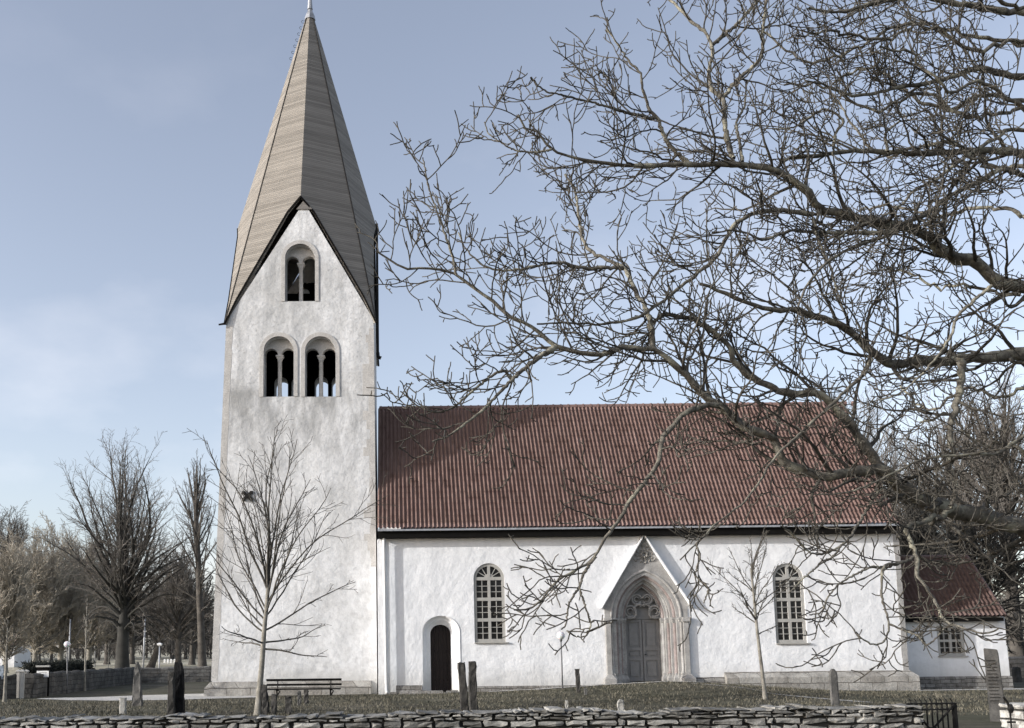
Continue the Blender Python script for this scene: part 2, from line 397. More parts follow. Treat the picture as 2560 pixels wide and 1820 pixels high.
def m_grass():
    m, nt, b = nmat('dry_spring_grass')
    c = ramp(nt, noise(nt, 0.5, 7, 0.65, (0.6, 1.6, 1)), [(0.3, (0.055, 0.052, 0.038)), (0.5, (0.10, 0.093, 0.07)), (0.75, (0.20, 0.182, 0.142))])
    nt.links.new(toned(nt, c), b.inputs['Base Color']); b.inputs['Roughness'].default_value = 0.9
    return m
M_grass = m_grass()

# ================================================================== GROUND AND PATHS
def axis(lo, hi, a, b, step, grow):
    v = list(np.arange(a, b + step / 2, step)); d = step; q = v[-1]
    while q < hi: d *= grow; q += d; v.append(min(q, hi))
    d = step; q = v[0]; l = []
    while q > lo: d *= grow; q -= d; l.append(max(q, lo))
    return np.array(l[::-1] + v)
gx = axis(-1200, 1200, -24, 30, 0.45, 1.22); gy = axis(-60, 2200, -31, 9, 0.4, 1.2)
GX, GY = np.meshgrid(gx, gy); GZ = ground(GX, GY)
nx_, ny_ = len(gx), len(gy)
me = bpy.data.meshes.new('ground')
me.from_pydata(np.stack([GX, GY, GZ], -1).reshape(-1, 3).tolist(), [], [(j * nx_ + i, j * nx_ + i + 1, (j + 1) * nx_ + i + 1, (j + 1) * nx_ + i) for j in range(ny_ - 1) for i in range(nx_ - 1)])
tag(link('ground', me, M_ground, smooth=True), kind='structure')

def drape(name, rows, lift=0.014):
    """a path laid over the ground: rows of (left end, right end) subdivided"""
    mb = MB(); loops = []
    for i in range(len(rows) - 1):
        for s in np.linspace(0, 1, 9)[:-1] if i < len(rows) - 2 else np.linspace(0, 1, 9):
            a = np.array(rows[i][0]) * (1 - s) + np.array(rows[i + 1][0]) * s; b = np.array(rows[i][1]) * (1 - s) + np.array(rows[i + 1][1]) * s
            jl = 0.06 * math.sin(5 * s + i * 2.3) + 0.03 * math.sin(17 * s + i)
            l = []
            for k in np.linspace(0, 1, 12):
                q = a * (1 - k) + b * k
                q = (q[0], q[1] + jl * (1 if k > 0.5 else -1))
                l.append((q[0], q[1], gz(q[0], q[1]) + lift))
            loops.append(l)
    mb.loft(loops)
    return tag(mb.build(name, M_gravel, smooth=True), kind='structure')
drape('gravel_path', [((-14.4, 0.6), (-14.4, 1.2)), ((-12.6, -1.0), (-12.6, 1.7)), ((-10.6, -2.0), (-10.6, 3.2)), ((-8.0, -2.2), (-8.0, 3.8)), ((-7.0, -1.9), (-7.0, 1.2)), ((-5.2, -1.2), (-5.2, 0.2))])
drape('gravel_path', [((3.6, -0.9), (3.6, -0.55)), ((5.5, -1.15), (5.5, -0.5)), ((8.0, -1.25), (8.0, -0.6)), ((11.5, -1.1), (11.5, -0.6)), ((13.0, -0.7), (13.0, -0.5))], 0.02)
drape('gravel_path', [((17.0, -1.0), (17.0, -0.6)), ((20.0, -1.15), (20.0, -0.5)), ((24.0, -1.1), (24.0, 0.3)), ((31.0, -1.2), (31.0, 0.3))], 0.02)
drape('worn_footpath', [((11.0, -2.4), (11.0, -2.2)), ((12.3, -4.2), (12.3, -3.95)), ((12.6, -6.4), (12.6, -6.0)), ((14.6, -9.0), (14.6, -8.5))], 0.016)

rng = np.random.default_rng(7)
def grass(n):
    x = rng.uniform(-19, 26, n); y = rng.uniform(-15, -0.9, n)
    keep = ~((x < -5) & (x > -13) & (y > -2.6)) & ~((x <= -13) & (y > -0.6)) & ~((x > 3.4) & (x < 13) & (y > -1.35)) & ~((x > 16.9) & (y > -1.3))
    d = np.sin(x * 1.7 + 3 * np.sin(y * 0.9)) * np.sin(y * 2.1 + x * 0.4)
    keep &= rng.random(n) < 0.55 + 0.45 * d
    x, y = x[keep], y[keep]; n = len(x); z = ground(x, y)
    a = rng.uniform(0, 2 * np.pi, n); h = rng.uniform(0.03, 0.10, n); w = rng.uniform(0.008, 0.022, n); lean = rng.normal(0, 0.045, (n, 2))
    v = np.empty((n, 3, 3))
    v[:, 0] = np.stack([x - np.cos(a) * w, y - np.sin(a) * w, z - 0.01], -1); v[:, 1] = np.stack([x + np.cos(a) * w, y + np.sin(a) * w, z - 0.01], -1)
    v[:, 2] = np.stack([x + lean[:, 0], y + lean[:, 1], z + h], -1)
    me = bpy.data.meshes.new('grass'); me.vertices.add(3 * n); me.vertices.foreach_set('co', v.ravel())
    me.loops.add(3 * n); me.loops.foreach_set('vertex_index', np.arange(3 * n)); me.polygons.add(n)
    me.polygons.foreach_set('loop_start', np.arange(0, 3 * n, 3)); me.polygons.foreach_set('loop_total', np.full(n, 3)); me.update()
    at = me.attributes.new('tone', 'FLOAT', 'POINT'); at.data.foreach_set('value', np.repeat(rng.uniform(0.6, 1.5, n), 3))
    tag(link('grass', me, M_grass), 'short dry spring grass growing on the churchyard ground', 'grass', kind='stuff')
grass(90000)

# ================================================================== CHURCH
church = thing('church', 'white plastered stone church with tall boarded spire, red tiled nave roof and low chancel', 'church', (6.0, 3.7, 0.2))
def arc(cx, cz, rx, rz, a0, a1, n=20):
    return [(cx + rx * math.cos(a0 + (a1 - a0) * i / n), cz + rz * math.sin(a0 + (a1 - a0) * i / n)) for i in range(n + 1)]
def round_arch(cx, w, z0, zs, rz=None, n=20):
    """closed outline of a round-headed opening"""
    return [(cx + w, z0)] + arc(cx, zs, w, rz or w, 0, math.pi, n) + [(cx - w, z0)]
def pointed(cx, w, h, zs, n=14):
    """points of a pointed arch from right spring to left spring"""
    c = (h * h - w * w) / (2 * w); r = w + c; a1 = math.atan2(h, c)
    rt = [(cx - c + r * math.cos(a1 * i / n), zs + r * math.sin(a1 * i / n)) for i in range(n + 1)]
    return rt + [(2 * cx - x, z) for x, z in rt[::-1]][1:]

# ---- tower
TY = 0.75; TT = 0.95                       # front plane of the tower and thickness of its walls
tbl, tbr = XZ(528, 1705, TY), XZ(943, 1705, TY)
tl, tr = XZ(566, 799, TY), XZ(934, 804, TY); tap = XZ(760, 505, TY)
TW = tr[0] - tl[0]; TXC = (tl[0] + tr[0]) / 2; TYB = TY + TW; TYC = TY + TW / 2
ZE = (tl[1] + tr[1]) / 2; ZG = tap[1]
def opening(pxl, pxr, pyt, pyb):
    a, b = XZ(pxl, pyb, TY), XZ(pxr, pyb, TY); t = XZ((pxl + pxr) / 2, pyt, TY)
    cx, w = (a[0] + b[0]) / 2, (b[0] - a[0]) / 2
    return dict(cx=cx, w=w, z0=a[1], zs=t[1] - w, zt=t[1])
def bx(x, y): return 640 + x / 3.775, 580 + y / 3.775
ops = []
for l, r_, t, b_ in ((70, 355, 985, 1555), (462, 752, 985, 1555), (273, 557, 112, 655)):
    (a, b), (c, d) = bx(l, t), bx(r_, b_); ops.append(opening(a, c, b, d))
holes = [round_arch(o['cx'], o['w'], o['z0'], o['zs']) for o in ops]
mb = MB()
# front wall: leans in on its left side, gable above
mb.plate([(tbl[0], -0.4), (tbr[0], -0.4), (tr[0], ZE), tap, (tl[0], ZE)], holes, TY, TY + TT)
bh = []
for xa_, xb_ in ((686, 720), (729, 763), (787, 820), (829, 862)):      # four lights in the far wall
    a, b = P(xa_, 960, TYB - TT)[0], P(xb_, 960, TYB - TT)[0]; bh.append(round_arch((a + b) / 2, (b - a) / 2, ops[0]['z0'], P(700, 943, TYB - TT)[2] - (b - a) / 2))
a, b = P(753, 730, TYB - TT)[0], P(774, 730, TYB - TT)[0]; bh.append(round_arch((a + b) / 2, (b - a) / 2, ops[2]['z0'] + 0.3, P(763, 723, TYB - TT)[2] - (b - a) / 2))
mb.plate([(tbl[0], -0.4), (tbr[0], -0.4), (tr[0], ZE), tap, (tl[0], ZE)], bh, TYB - TT, TYB)
for x0, x1, xb in ((tl[0], tl[0] + TT, tbl[0]), (tr[0] - TT, tr[0], tbr[0] - TT)):
    y0, y1 = TY + TT, TYB - TT; ym = (y0 + y1) / 2
    dx = xb - x0
    v = [(x0 + dx, y0, -0.4), (x1 + dx, y0, -0.4), (x1 + dx, y1, -0.4), (x0 + dx, y1, -0.4), (x0, y0, ZE + 1.4), (x1, y0, ZE + 1.4), (x1, y1, ZE + 1.4), (x0, y1, ZE + 1.4), (x0, ym, ZG), (x1, ym, ZG)]
    mb.add(v, [(0, 1, 2, 3), (0, 4, 5, 1), (2, 6, 7, 3), (0, 3, 7, 8, 4), (1, 5, 9, 6, 2), (4, 8, 9, 5), (8, 7, 6, 9)])
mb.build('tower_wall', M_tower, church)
# floors and bell frame inside the tower, plus black lining painting in the darkness
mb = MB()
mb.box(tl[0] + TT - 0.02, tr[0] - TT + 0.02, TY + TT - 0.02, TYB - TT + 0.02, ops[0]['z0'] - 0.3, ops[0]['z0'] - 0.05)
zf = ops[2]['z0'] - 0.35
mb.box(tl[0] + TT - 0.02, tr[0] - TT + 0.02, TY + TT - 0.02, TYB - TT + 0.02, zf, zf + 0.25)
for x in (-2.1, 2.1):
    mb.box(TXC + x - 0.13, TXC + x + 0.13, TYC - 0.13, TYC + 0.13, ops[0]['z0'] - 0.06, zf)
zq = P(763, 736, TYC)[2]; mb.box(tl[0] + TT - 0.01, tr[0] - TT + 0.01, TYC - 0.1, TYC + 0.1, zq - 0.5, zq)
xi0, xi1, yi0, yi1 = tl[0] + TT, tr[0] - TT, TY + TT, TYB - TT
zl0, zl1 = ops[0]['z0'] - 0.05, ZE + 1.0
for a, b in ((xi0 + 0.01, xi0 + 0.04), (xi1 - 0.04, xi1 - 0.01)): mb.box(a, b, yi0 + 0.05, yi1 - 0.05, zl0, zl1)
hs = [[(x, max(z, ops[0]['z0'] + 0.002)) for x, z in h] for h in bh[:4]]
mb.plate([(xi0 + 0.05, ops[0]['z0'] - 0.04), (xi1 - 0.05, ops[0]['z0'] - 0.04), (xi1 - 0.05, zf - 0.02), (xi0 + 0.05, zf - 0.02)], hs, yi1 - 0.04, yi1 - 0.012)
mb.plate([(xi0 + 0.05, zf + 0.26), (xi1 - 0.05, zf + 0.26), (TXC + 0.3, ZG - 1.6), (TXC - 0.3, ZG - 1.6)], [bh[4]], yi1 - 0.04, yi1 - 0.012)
mb.build('belfry_timber_shade_lining', M_black, church)

for i, o in enumerate(ops):
    cx, w, z0, zs = o['cx'], o['w'], o['z0'], o['zs']
    bw = 0.17 if i < 2 else 0.16
    ring = MB()
    outer = round_arch(cx, w + bw, z0 - 0.0, zs); ring.plate(outer[:-1] + [(cx - w - bw, z0), (cx - w, z0)] + round_arch(cx, w, z0, zs)[::-1][1:-1] + [(cx + w, z0)], [], TY - 0.03, TY + 0.12)
    ring.box(cx - w - 0.02, cx + w + 0.02, TY + 0.05, TY + TT - 0.05, z0 - 0.05, z0 + 0.012)
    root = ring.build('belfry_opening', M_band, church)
    # tympanum with two small arches on a middle column
    cw = 0.075; lw = (w - cw) / 2; lcz = o['zt'] - 0.42 - lw
    pts = arc(cx, zs, w - 0.004, w - 0.004, math.pi, 0, 24)
    pts += [(cx + w - 0.004, lcz)] + arc(cx + cw + lw, lcz, lw, lw, 0, math.pi, 14)[1:] + [(cx + cw, lcz - 0.03), (cx - cw, lcz - 0.03)] + arc(cx - cw - lw, lcz, lw, lw, 0, math.pi, 14)[:-1] + [(cx - w + 0.004, lcz)]
    ty = MB(); ty.plate(pts, [], TY + 0.34, TY + 0.62); ty.build('tympanum', M_band, root)
    zc = lcz - 0.03
    c = MB(); c.lathe((cx, TY + 0.46, 0), [(0.13, z0), (0.13, z0 + 0.08), (0.095, z0 + 0.16), (0.088, z0 + 0.2), (0.085, zc - 0.24), (0.1, zc - 0.22), (0.1, zc - 0.19)], 14); c.build('column', M_band, root, True)
    c = MB(); c.loft([[(cx - a, TY + 0.46 - a, z), (cx + a, TY + 0.46 - a, z), (cx + a, TY + 0.46 + a, z), (cx - a, TY + 0.46 + a, z)] for a, z in ((0.085, zc - 0.2), (0.12, zc - 0.09), (0.165, zc - 0.03), (0.165, zc + 0.01))], True, True); c.build('capital', M_band, root)

# corner stones of the tower: dressed stone laid flush at the corners, its inner edge stepping course by course
rq = random.Random(4)
def edge_x(z, lo, hi): return lo[0] + (hi[0] - lo[0]) * float(np.clip((z - lo[1]) / (hi[1] - lo[1]), 0, 1))
for side in (-1, 1):
    lo, hi = (tbl, (tl[0], ZE)) if side < 0 else (tbr, (tr[0], ZE))
    outer, inner = [], []; z = tbl[1] + 0.03 if side < 0 else 5.2
    while z < ZE - 0.4:
        h = rq.uniform(0.26, 0.42); l = rq.uniform(0.25, 0.29) if side < 0 else rq.choice((0.2, 0.24, 0.34, 0.48))
        for zz in (z, z + h - 0.001): xe = edge_x(zz, lo, hi); outer.append((xe + side * 0.008, zz)); inner.append((xe - side * l, zz))
        z += h
    mb = MB(); mb.plate(outer + inner[::-1], [], TY - 0.005, TY + 0.35); mb.build('corner_stones', M_band, church)

def plinth(name, prof, pts, mat, z_under=-0.5):
    """profile (outward offset, height) run along a ground line of (x, y) points; outward is to the right of the walk"""
    mb = MB(); loops = []
    n = len(pts)
    for i, q in enumerate(pts):
        a = Vector(pts[max(i - 1, 0)]); b = Vector(pts[min(i + 1, n - 1)]); p = Vector(q)
        d1 = (p - a).normalized() if i > 0 else (b - p).normalized(); d2 = (b - p).normalized() if i < n - 1 else d1
        n1 = Vector((d1.y, -d1.x)); n2 = Vector((d2.y, -d2.x)); m = (n1 + n2).normalized(); m /= max(0.5, m.dot(n1))
        loops.append([(p.x + m.x * o, p.y + m.y * o, z) for o, z in prof])
    mb.loft(loops, False, True)
    return mb.build(name, mat, church)
ztop = tbl[1]
plinth('tower_plinth', [(-0.05, ztop), (0.03, ztop), (0.2, ztop - 0.2), (0.24, ztop - 0.22), (0.24, -0.5), (-0.05, -0.5)], [(tbl[0], TYB), (tbl[0], TY), (tbr[0] - 0.25, TY)], M_plinth)

# wall tie, a black iron cross high on the tower
ax, az = XZ(619, 1240, TY - 0.03); mb = MB()
for s in (1, -1):
    mb.bar((ax - 0.19, TY - 0.05, az - 0.17 * s), (ax + 0.19, TY - 0.05, az + 0.17 * s), 0.06, 0.13, (0, 0, 1))
    for e in (1, -1): mb.box(ax + 0.16 * e - 0.07, ax + 0.16 * e + 0.07, TY - 0.085, TY - 0.01, az + 0.14 * s * e - 0.06, az + 0.14 * s * e + 0.06)
mb.box(ax - 0.06, ax + 0.06, TY - 0.1, TY + 0.02, az - 0.06, az + 0.06)
mb.build('wall_tie', M_iron, church)

# ---- spire
OV = 0.16
apx = P(775, 12, TYC); SX, SZ = apx[0], apx[2]
gap = P(760, 487, TY - OV); EL = P(561, 802, TY - OV); ER = P(940, 806, TY - OV)
hw = (ER[0] - EL[0]) / 2; ze = (EL[2] + ER[2]) / 2; zg = gap[2]
# verge line measured on the photograph: share of half width against height
vl = [P(727, 523, TY - OV), P(660, 637, TY - OV), P(600, 741, TY - OV)]
vs = [(abs(q[0] - gap[0]) / hw, q[2]) for q in vl]
half = [(0.0, zg)] + vs + [(1.0, ze)]
loops = []
cxs, cys = (EL[0] + ER[0]) / 2, TYC
def side_pts(k):
    """verge of side k (0 front, 1 right, 2 back, 3 left), from left corner to right corner as seen from outside"""
    out = [(-s * hw, z) for s, z in half[::-1]] + [(s * hw, z) for s, z in half[1:]]
    res = []
    for u, z in out:
        # keep every point of a facet in its plane (spire top, gable peak, eaves corner)
        g_, c_, t_ = Vector((0, -hw, zg)), Vector((math.copysign(hw, u), -hw, ze)), Vector((0, 0, SZ))
        nn = (c_ - g_).cross(t_ - g_); x = u; y = -hw if abs(u) < 1e-6 or abs(abs(u) - hw) < 1e-6 else g_.y - (nn.x * (u - g_.x) + nn.z * (z - g_.z)) / nn.y
        c, s = math.cos(k * math.pi / 2), math.sin(k * math.pi / 2)
        res.append((cxs + x * c - y * s, cys + x * s + y * c, z))
    return res
rimpts = []
for k in range(4): rimpts += side_pts(k)[:-1]
mb = MB(); n = len(rimpts)
top = (SX, cys, SZ)
mb.add([top] + rimpts, [(0, 1 + i, 1 + (i + 1) % n) for i in range(n)])
ins = [(SX + (x - SX) * 0.965, cys + (y - cys) * 0.965, z - 0.10) for x, y, z in rimpts]
mb.add(rimpts + ins, [(i, n + i, n + (i + 1) % n, (i + 1) % n) for i in range(n)])
mb.add([(SX, cys, SZ - 0.8)] + ins, [(0, 1 + (i + 1) % n, 1 + i) for i in range(n)])
spire = mb.build('spire', M_boards, church)
mb = MB()
for k in range(4):
    q = side_pts(k); o = Vector((math.sin(k * math.pi / 2), -math.cos(k * math.pi / 2), 0)) * 0.02
    for a, b in zip(q[:-1], q[1:]):
        a, b = Vector(a) + o, Vector(b) + o
        d = (b - a).normalized(); mb.bar(a - d * 0.01 - Vector((0, 0, 0.05)), b + d * 0.01 - Vector((0, 0, 0.05)), 0.04, 0.075)
mb.build('verge_board', M_black, spire)
M_strip = simple('dark_cover_strip', (0.045, 0.04, 0.035), 0.8)
for k in range(4):      # thin cover strips on the corner arrises
    e = Vector(side_pts(k)[0]); t = Vector(top); o = Vector((e.x - cxs, e.y - cys, 0)).normalized() * 0.012
    mb = MB(); mb.bar(e + o + (t - e) * 0.01, e + o + (t - e) * 0.965, 0.045, 0.03); mb.build('arris_strip', M_strip, spire)
# metal cap and spike
zc0 = P(775, 46, TYC)[2]; zc1 = P(775, 26, TYC)[2]; rc = 0.21
mb = MB(); mb.lathe((SX, cys, 0), [(rc * 1.25, zc0 - 0.1), (rc, zc0 + 0.15), (0.1, zc1), (0.09, zc1 + 0.05)], 8); mb.build('spire_cap', M_zinc, spire)
mb = MB(); mb.lathe((SX, cys, 0), [(0.13, zc1 + 0.04), (0.12, zc1 + 0.12), (0.07, zc1 + 0.9), (0.05, zc1 + 1.6), (0.05, zc1 + 3.0), (0.16, zc1 + 3.1), (0.2, zc1 + 3.3), (0.1, zc1 + 3.5), (0.03, zc1 + 3.6), (0.02, zc1 + 4.6)], 10); mb.build('spike', M_zinc, spire)
# climbing hooks on the far left arris
a, b = Vector(top), Vector(side_pts(3)[4])
for i in range(7):
    t = 0.085 + i * 0.028; q = a + (b - a) * t; mb = MB()
    mb.tube([q, q + Vector((-0.10, 0, 0.02)), q + Vector((-0.13, 0, 0.09)), q + Vector((-0.08, 0, 0.14)), q + Vector((-0.02, 0, 0.12))], 0.010, 5)
    mb.build('climbing_hook', M_iron, spire)
# boarding in the peak of the front gable
pk = [(-0.62, 0), (0.62, 0), (0.0, 0)]
zp = P(760, 524, TY)[2]
mb = MB(); mb.plate([(gap[0] - 0.34, zp), (gap[0] + 0.34, zp), (gap[0] + 0.02, zg - 0.16)], [], TY - 0.05, TY - 0.012); mb.build('peak_boarding', m_boards('grey_peak_boards', (0.13, 0.12, 0.11), (0.28, 0.26, 0.24), 0.2), spire)
# spout at the left eaves corner and downpipe on the east side
mb = MB(); e = Vector((EL[0], TY - OV + 0.1, ze - 0.02)); mb.tube([e + Vector((0.1, 0.3, 0.06)), e, e + Vector((-0.25, -0.05, -0.06))], [0.05, 0.05, 0.035], 8); mb.build('gutter_spout', M_iron, spire)
xr = tr[0] + 0.12
mb = MB(); zt_, zb_ = P(943, 560, TYC)[2], P(950, 892, TYC)[2]
mb.box(xr - 0.05, xr + 0.06, TYC - 0.06, TYC + 0.06, zb_ + 0.1, zt_); mb.tube([(xr, TYC, zb_ + 0.2), (xr + 0.02, TYC, zb_), (xr + 0.14, TYC, zb_ - 0.06)], [0.08, 0.08, 0.09], 8)
mb.build('tower_downpipe', M_iron, church)

# ---- nave
NX0, NX1, NYB = -0.62, XZ(2258, 1500)[0], 7.4
e0 = P(945, 1347, -0.05); ZEV = e0[2]                       # top of the plastered wall
def win_center(pts): return np.mean([q for q in pts], axis=0)
wins = []
for (pl, pr, pb, pt_) in ((1186, 1266, 1606, 1408), (1940, 2020, 1608, 1408)):
    a, b = XZ(pl, pb), XZ(pr, pb); cx = (a[0] + b[0]) / 2; t = XZ((pl + pr) / 2, pt_); w = 0.62
    wins.append(dict(cx=cx, w=w, z0=a[1], zs=t[1] - w))
da, db = XZ(1058, 1733), XZ(1154, 1733); dt = XZ(1104, 1538)
DCX, DW, DZ = (da[0] + db[0]) / 2 - 0.02, (db[0] - da[0]) / 2, dt[1]
PCX = P(1617, 1600, -0.3)[0]; PZS = P(1610, 1545, -0.3)[2]; PZ0 = P(1612, 1705, 0.2)[2]
mb = MB()
hl = [round_arch(w['cx'], w['w'], w['z0'], w['zs']) for w in wins]
hl.append([(DCX + DW, 0.0)] + arc(DCX, DZ - DW * 0.86, DW, DW * 0.86, 0, math.pi, 18) + [(DCX - DW, 0.0)])
hl.append([(PCX + 1.45, 0.05)] + pointed(PCX, 1.45, 1.9, PZS) + [(PCX - 1.45, 0.05)])
mb.plate([(NX0, -0.6), (NX1, -0.6), (NX1, ZEV + 0.3), (NX0, ZEV + 0.3)], hl, 0.0, 0.9)
mb.box(NX0, NX1, NYB - 0.9, NYB, -0.6, ZEV + 0.3)
rz_ = 12.05
for x0, x1 in ((NX0, NX0 + 0.9), (NX1 - 0.9, NX1)):
    v = [(x, y, z) for x in (x0, x1) for (y, z) in ((0.9, -0.6), (NYB - 0.9, -0.6), (NYB - 0.9, ZEV + 0.9), (NYB / 2, rz_), (0.9, ZEV + 0.9))]
    mb.add(v, [(0, 1, 2, 3, 4), (9, 8, 7, 6, 5)] + [(i, 5 + i, 5 + (i + 1) % 5, (i + 1) % 5) for i in range(5)])
mb.box(NX0 + 0.9, NX1 - 0.9, 2.6, 2.7, -0.5, 8)               # inner partition, keeps the church dark inside
mb.build('nave_wall', M_white, church)
# right corner stones
outer, inner = [], []; z = 0.75; rq = random.Random(9)
while z < ZEV - 0.05:
    h = min(rq.uniform(0.4, 0.7), ZEV - z); l = rq.uniform(0.19, 0.23)
    for zz in (z, z + h - 0.001): outer.append((NX1 + 0.01, zz)); inner.append((NX1 - l, zz))
    z += h
mb = MB(); mb.plate(outer + inner[::-1], [], -0.01, 0.4); mb.build('corner_stones', M_lime, church)
# left end: a slim lesene at the joint with the tower
mb = MB(); lx0, lx1 = XZ(966, 1560)[0], XZ(982, 1560)[0]
mb.box(lx0 - 0.34, lx0 - 0.02, -0.06, 0.05, -0.3, ZEV - 0.02); mb.build('wall_buttress', M_white, church, bevel=0.02)

plinth('nave_plinth', [(-0.05, 0.80), (0.02, 0.80), (0.24, 0.60), (0.27, 0.58), (0.27, -0.5), (-0.05, -0.5)], [(13.0, 0.0), (NX1, 0.0), (NX1, 3.0)], M_plinth)
plinth('nave_footing', [(-0.05, 0.42), (0.03, 0.40), (0.05, 0.2), (0.06, -0.5), (-0.05, -0.5)], [(lx1 + 0.1, 0.0), (DCX - DW - 0.02, 0.0)], M_rubble)
plinth('nave_footing', [(-0.05, 0.36), (0.03, 0.34), (0.05, 0.2), (0.06, -0.5), (-0.05, -0.5)], [(DCX + DW + 0.02, 0.0), (PCX - 1.8, 0.0)], M_rubble)
plinth('nave_footing', [(-0.05, 0.62), (0.03, 0.6), (0.07, 0.5), (0.08, -0.5), (-0.05, -0.5)], [(PCX + 1.8, 0.0), (12.99, 0.0)], M_rubble)
mb = MB(); rr = random.Random(3)
def stones(mb, x0, x1, y, n, smin, smax):
    for i in range(n):
        x = x0 + (x1 - x0) * (i + rr.uniform(0.2, 0.8)) / n; s = rr.uniform(smin, smax); z = gz(x, y)
        mb.box(x - s, x + s, y - s * 0.6, y + s * 0.6, z - 0.05, z + s * rr.uniform(0.5, 0.9))
stones(mb, -0.2, 0.1, -0.5, 1, 0.13, 0.16); stones(mb, 1.9, 2.6, -0.3, 2, 0.1, 0.14)
mb.box(0.15, 1.85, -0.6, 0.0, 0.0, 0.2); mb.box(0.3, 2.2, -1.0, -0.55, 0.0, 0.135)
mb.build('door_step', M_rubble, church, bevel=0.02)

# roof of pantiles
SL = R(55.2)
def pantiles(name, parent, x0, x1, y0, z0, length, w, course, clip=None, sl=SL, flip=1, mat=None, lip=0.04):
    nc = int(round((x1 - x0) / w)); w = (x1 - x0) / nc; sub = 8
    xs = x0 + w * np.arange(nc * sub + 1) / sub
    ph = (np.arange(nc * sub + 1) % sub) / sub
    hgt = 0.075 * np.array([0.0, 0.62, 0.95, 1.0, 0.7, 0.05, -0.12, -0.1])[(np.arange(nc * sub + 1) % sub)]
    nr = int(length / course)
    dy, dz = math.cos(sl), math.sin(sl); ny, nz2 = -math.sin(sl) * flip, math.cos(sl)
    rg = np.random.default_rng(11)
    rows = []
    for j in range(nr + 1):
        jit = rg.normal(0, 0.003, nc + 1)[np.arange(nc * sub + 1) // sub]
        for s, up in ((j * course, lip), (min((j + 1) * course + 0.0, length), 0.0)):
            if s > length: s = length
            hh = hgt + up + jit; ss = s + (jit * 2 if up else 0)
            rows.append(np.stack([xs, y0 + flip * dy * ss + ny * hh, z0 + dz * ss + nz2 * hh], -1))
    V = np.array(rows); m, k = V.shape[:2]
    fc = []
    for j in range(m - 1):
        s = (j // 2 + (j % 2)) * course
        for i in range(k - 1):
            if clip and xs[i] > clip(s): continue
            fc.append((j * k + i, j * k + i + 1, (j + 1) * k + i + 1, (j + 1) * k + i))
    me = bpy.data.meshes.new(name); me.from_pydata(V.reshape(-1, 3).tolist(), [], fc)
    return link(name, me, mat or M_tiles, parent, True)
RX0, RX1 = XZ(944, 1322, -0.42)[0], XZ(2250, 1311, -0.42)[0]
RZ0 = P(945, 1323, -0.42)[2]; RL = (NYB / 2 + 0.42) / math.cos(SL)
roof = pantiles('nave_roof', church, RX0, RX1, -0.42, RZ0, RL, 0.168, 0.33)
me2 = bpy.data.meshes.new('far_slope'); yb = NYB + 0.42
me2.from_pydata([(RX0, yb, RZ0), (RX1, yb, RZ0), (RX1, NYB / 2, RZ0 + RL * math.sin(SL)), (RX0, NYB / 2, RZ0 + RL * math.sin(SL))], [], [(0, 1, 2, 3)])
link('far_slope', me2, M_tiles, roof)
RZT = RZ0 + RL * math.sin(SL)
mb = MB(); mb.tube([(RX0 + 0.05, NYB / 2, RZT + 0.02), (RX1, NYB / 2, RZT + 0.02)], 0.11, 10)
for i in range(64): x = RX0 + 0.1 + i * 0.335; mb.tube([(x, NYB / 2, RZT + 0.025), (x + 0.06, NYB / 2, RZT + 0.025)], 0.125, 10)
mb.build('ridge_tiles', M_tiles, roof)
mb = MB()
mb.box(RX0 + 0.0, RX1 - 0.08, -0.38, -0.02, ZEV - 0.005, RZ0 - 0.06)
mb.bar((RX1 - 0.03, -0.36, RZ0 - 0.1), (RX1 - 0.03, NYB / 2, RZT - 0.1), 0.05, 0.16)
mb.build('eaves_cornice', M_black, roof)
mb = MB(); mb.box(RX0, RX1 - 0.02, -0.50, -0.42, RZ0 - 0.085, RZ0 - 0.012); mb.build('gutter', M_zinc, roof)
# downpipe
mb = MB(); px_ = XZ(960, 1360)[0]; pxb = XZ(966, 1730)[0]
mb.tube([(px_ - 0.0, -0.3, ZEV + 0.25), (px_, -0.26, ZEV + 0.02), (px_, -0.2, ZEV - 0.2), (pxb, -0.2, 0.5), (pxb, -0.2, 0.25), (pxb + 0.03, -0.32, 0.12)], 0.055, 10)
mb.build('downpipe', M_whitepaint, church, True)

